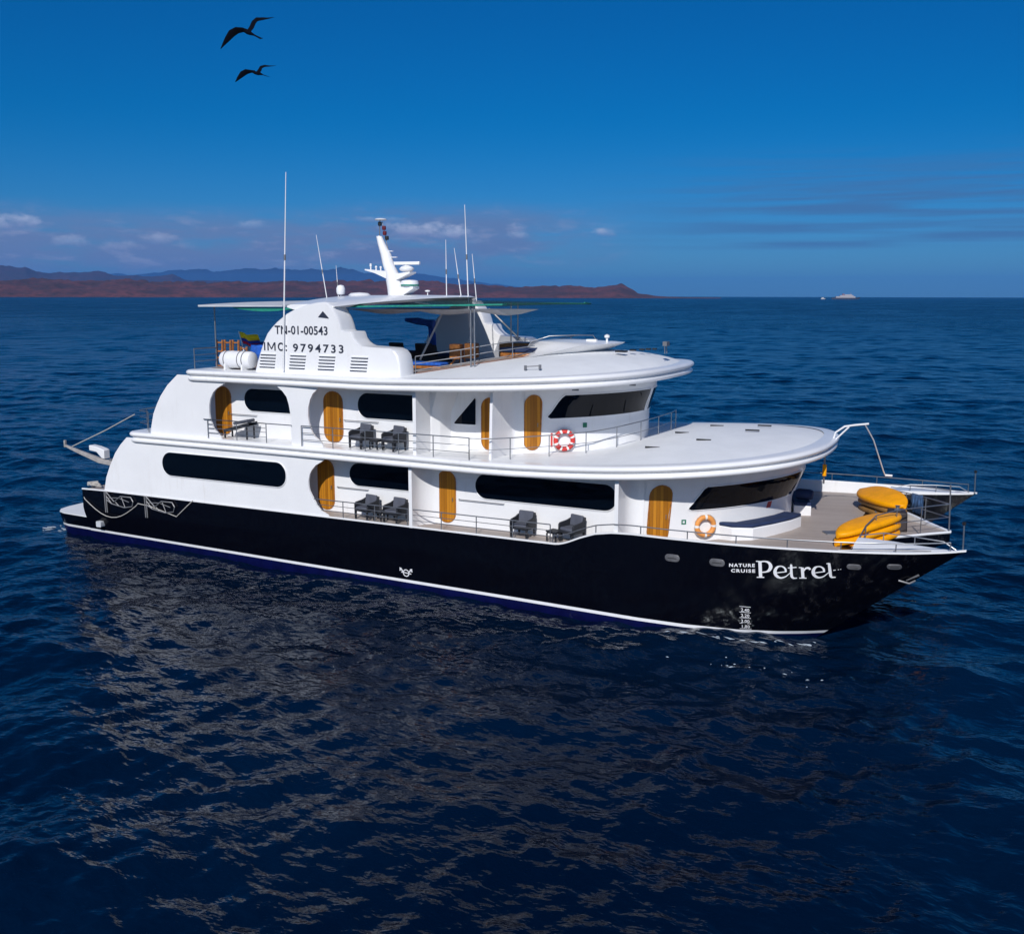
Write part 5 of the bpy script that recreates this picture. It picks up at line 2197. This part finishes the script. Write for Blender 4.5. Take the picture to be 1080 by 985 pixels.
BR = thing('bar_counter', 'honey coloured wooden bar counter on the sun deck', 'bar counter', (-17.6, 1.2, 8.1))
MB().box((-18.5, -1.95, 8.36), (.42, .5, .56), R(8)).build('cabinet', TEAKSOLID, BR, loc=(-17.6, 1.2, 8.1), bevel=.015)
MB().box((-17.95, -1.75, 8.40), (.42, .5, .56), R(8)).build('cabinet', TEAKSOLID, BR, loc=(-17.6, 1.2, 8.1), bevel=.015)
MB().box((-17.3, 1.4, 8.3), (1.6, 1.2, .6), R(8)).build('bench', TEAKSOLID, BR, loc=(-17.6, 1.2, 8.1), bevel=.015)
SB = thing('sun_pad', 'navy sun pad with a curved front edge by the roof visor', 'sun pad', (-15.9, -1.2, 8.2))
m = MB()
m.prism([(-16.6, -2.1), (-15.9, -2.4), (-15.3, -2.1), (-15.0, -1.2), (-15.2, .8), (-16.0, .9)], 8.40, 8.56)
m.build('cushion', NAVY, SB, loc=(-15.9, -1.2, 8.2), bevel=.05)
m = MB()
m.prism([(-16.55, -2.05), (-15.9, -2.34), (-15.35, -2.05), (-15.05, -1.2), (-15.25, .75), (-16.0, .85)], 8.0, 8.395)
m.build('base', TEAKSOLID, SB, loc=(-15.9, -1.2, 8.2))


# ------------------------------------------------------------------ frigatebirds overhead
BIRD_YAW = -YAW


def bird(label, loc, left, right, body, tail):
    """soaring bird in its own frame: x along the span, z up, y away; stations (x, z, y, chord) in metres"""
    m = MB()

    def wing(st):
        P = [Vector((a, b, c)) for a, b, c, w_ in st]
        rings = []
        for i, (a, b, c, w_) in enumerate(st):
            t = P[min(i + 1, len(P) - 1)] - P[max(i - 1, 0)]
            q = Vector((-t.y, t.x, 0)).normalized()
            th = .012 + .09 * w_
            ring = []
            for k in range(14):
                an = 2 * math.pi * k / 14
                ring.append((a + q.x * w_ / 2 * math.cos(an), c + th * math.sin(an) + .25 * w_ * math.cos(an), b + q.y * w_ / 2 * math.cos(an)))
            rings.append(ring)
        m.rings(rings)

    wing(left)
    wing(right)
    P = [Vector((a, b, 0)) for a, b, r_ in body]
    rings = []
    for i, (a, b, r_) in enumerate(body):
        t = (P[min(i + 1, len(P) - 1)] - P[max(i - 1, 0)]).normalized()
        q = Vector((-t.y, t.x))
        rings.append([(a + q.x * r_ * math.cos(k / 6 * math.pi), r_ * math.sin(k / 6 * math.pi), b + q.y * r_ * math.cos(k / 6 * math.pi)) for k in range(12)])
    m.rings(rings)
    for st in tail:
        wing(st)
    o = m.build('frigatebird', FEATHER, angle=60)
    rm = o.modifiers.new('skin', 'REMESH')
    rm.mode = 'VOXEL'
    rm.voxel_size = .014
    rm.use_smooth_shade = True
    o.location = loc
    o.rotation_euler = (0, 0, -BIRD_YAW)
    return tag(o, label, 'bird', 'frigatebirds flying over the boat')


bird('larger black frigatebird, higher of the two, with a forked tail', (-27.55, -2.63, 20.81),
     [(-.02, .05, 0, .14), (-.2, .10, -.05, .17), (-.42, .07, -.12, .24), (-.62, -.06, -.18, .27), (-.8, -.28, -.2, .20), (-.95, -.47, -.2, .11), (-1.1, -.66, -.18, .02)],
     [(.0, .05, 0, .18), (.12, .22, .05, .22), (.2, .42, .1, .22), (.32, .54, .12, .19), (.55, .57, .15, .13), (.8, .60, .18, .06), (1.0, .64, .2, .02)],
     [(-.36, .10, .012), (-.28, .11, .02), (-.22, .10, .045), (-.15, .075, .06), (-.05, .03, .085), (.06, -.01, .08), (.16, -.055, .05), (.24, -.09, .03)],
     [[(.2, -.07, 0, .07), (.35, -.14, .02, .07), (.5, -.20, .03, .05), (.57, -.19, .04, .015)], [(.2, -.07, 0, .07), (.35, -.15, -.02, .07), (.46, -.22, -.03, .05), (.53, -.235, -.04, .015)]])
bird('smaller black frigatebird, lower of the two, with a thin tail', (-31.97, 3.03, 20.75),
     [(-.04, .04, 0, .12), (-.22, .05, -.05, .13), (-.42, .03, -.1, .22), (-.6, -.08, -.15, .24), (-.78, -.27, -.18, .15), (-.95, -.46, -.18, .02)],
     [(.1, .02, 0, .2), (.17, .14, .05, .2), (.22, .27, .1, .17), (.38, .33, .12, .12), (.62, .33, .15, .06), (.9, .36, .2, .015)],
     [(-.32, .06, .012), (-.24, .06, .02), (-.16, .05, .045), (-.06, .0, .07), (.1, -.03, .085), (.2, -.05, .06), (.3, -.08, .03)],
     [[(.25, -.07, 0, .05), (.45, -.13, .02, .04), (.68, -.19, .03, .01)]])


# ------------------------------------------------------------------ distant vessels
def far_ship():
    d = 3600.0
    def at(px): 
        w_ = R(azp(px)) - YAW
        return CAM[0] + d * math.sin(w_), CAM[1] + d * math.cos(w_)
    x, y = at(891)
    t = thing('distant_ship', 'tiny white passenger ship far off on the horizon', 'ship', (x, y, 0), YAW)
    MB().rings([[(-52, -5, 0), (-50, 5, 0), (-50, 5, 6), (-52, -5, 6)], [(38, -6, 0), (38, 6, 0), (40, 6, 6.5), (40, -6, 6.5)], [(52, -1, 1), (52, 1, 1), (56, 1, 8), (56, -1, 8)]]).build('hull', mat('far_hull', (.03, .04, .07), .6), t)
    h = MB()
    h.box((0, 0, 9), (72, 12, 6))
    h.box((4, 0, 14), (50, 11, 5))
    h.box((10, 0, 18), (26, 10, 4))
    h.build('superstructure', mat('far_white', (.34, .33, .36), .6), t)
    MB().box((-8, 0, 19), (7, 6, 7)).build('funnel', mat('far_funnel', (.2, .12, .16), .6), t)
    MB().tube([(20, 0, 20), (20, 0, 27)], .6, 6).build('mast', mat('far_white', (.34, .33, .36), .6), t)
    x, y = at(867.5)
    t = thing('distant_boat', 'tiny pale motor boat on the horizon beside the passenger ship', 'boat', (x, y, 0), YAW)
    MB().rings([[(-7, -2, 0), (-7, 2, 0), (-7, 2.2, 2.5), (-7, -2.2, 2.5)], [(4, -2, 0), (4, 2, 0), (5, 2.2, 3), (5, -2.2, 3)], [(8, -.3, .5), (8, .3, .5), (9, .3, 3.6), (9, -.3, 3.6)]]).build('hull', mat('far_white2', (.45, .46, .48), .6), t)
    MB().box((-1, 0, 4.5), (7, 3.4, 3.2)).build('cabin', mat('far_white2', (.45, .46, .48), .6), t)

    for o in bpy.data.objects:
        if o.parent is not None and o.parent.name in ('distant_ship', 'distant_boat'):
            o.location = (0, 0, 0)
    bpy.data.objects['distant_ship'].scale = (.9, .9, .82)


far_ship()
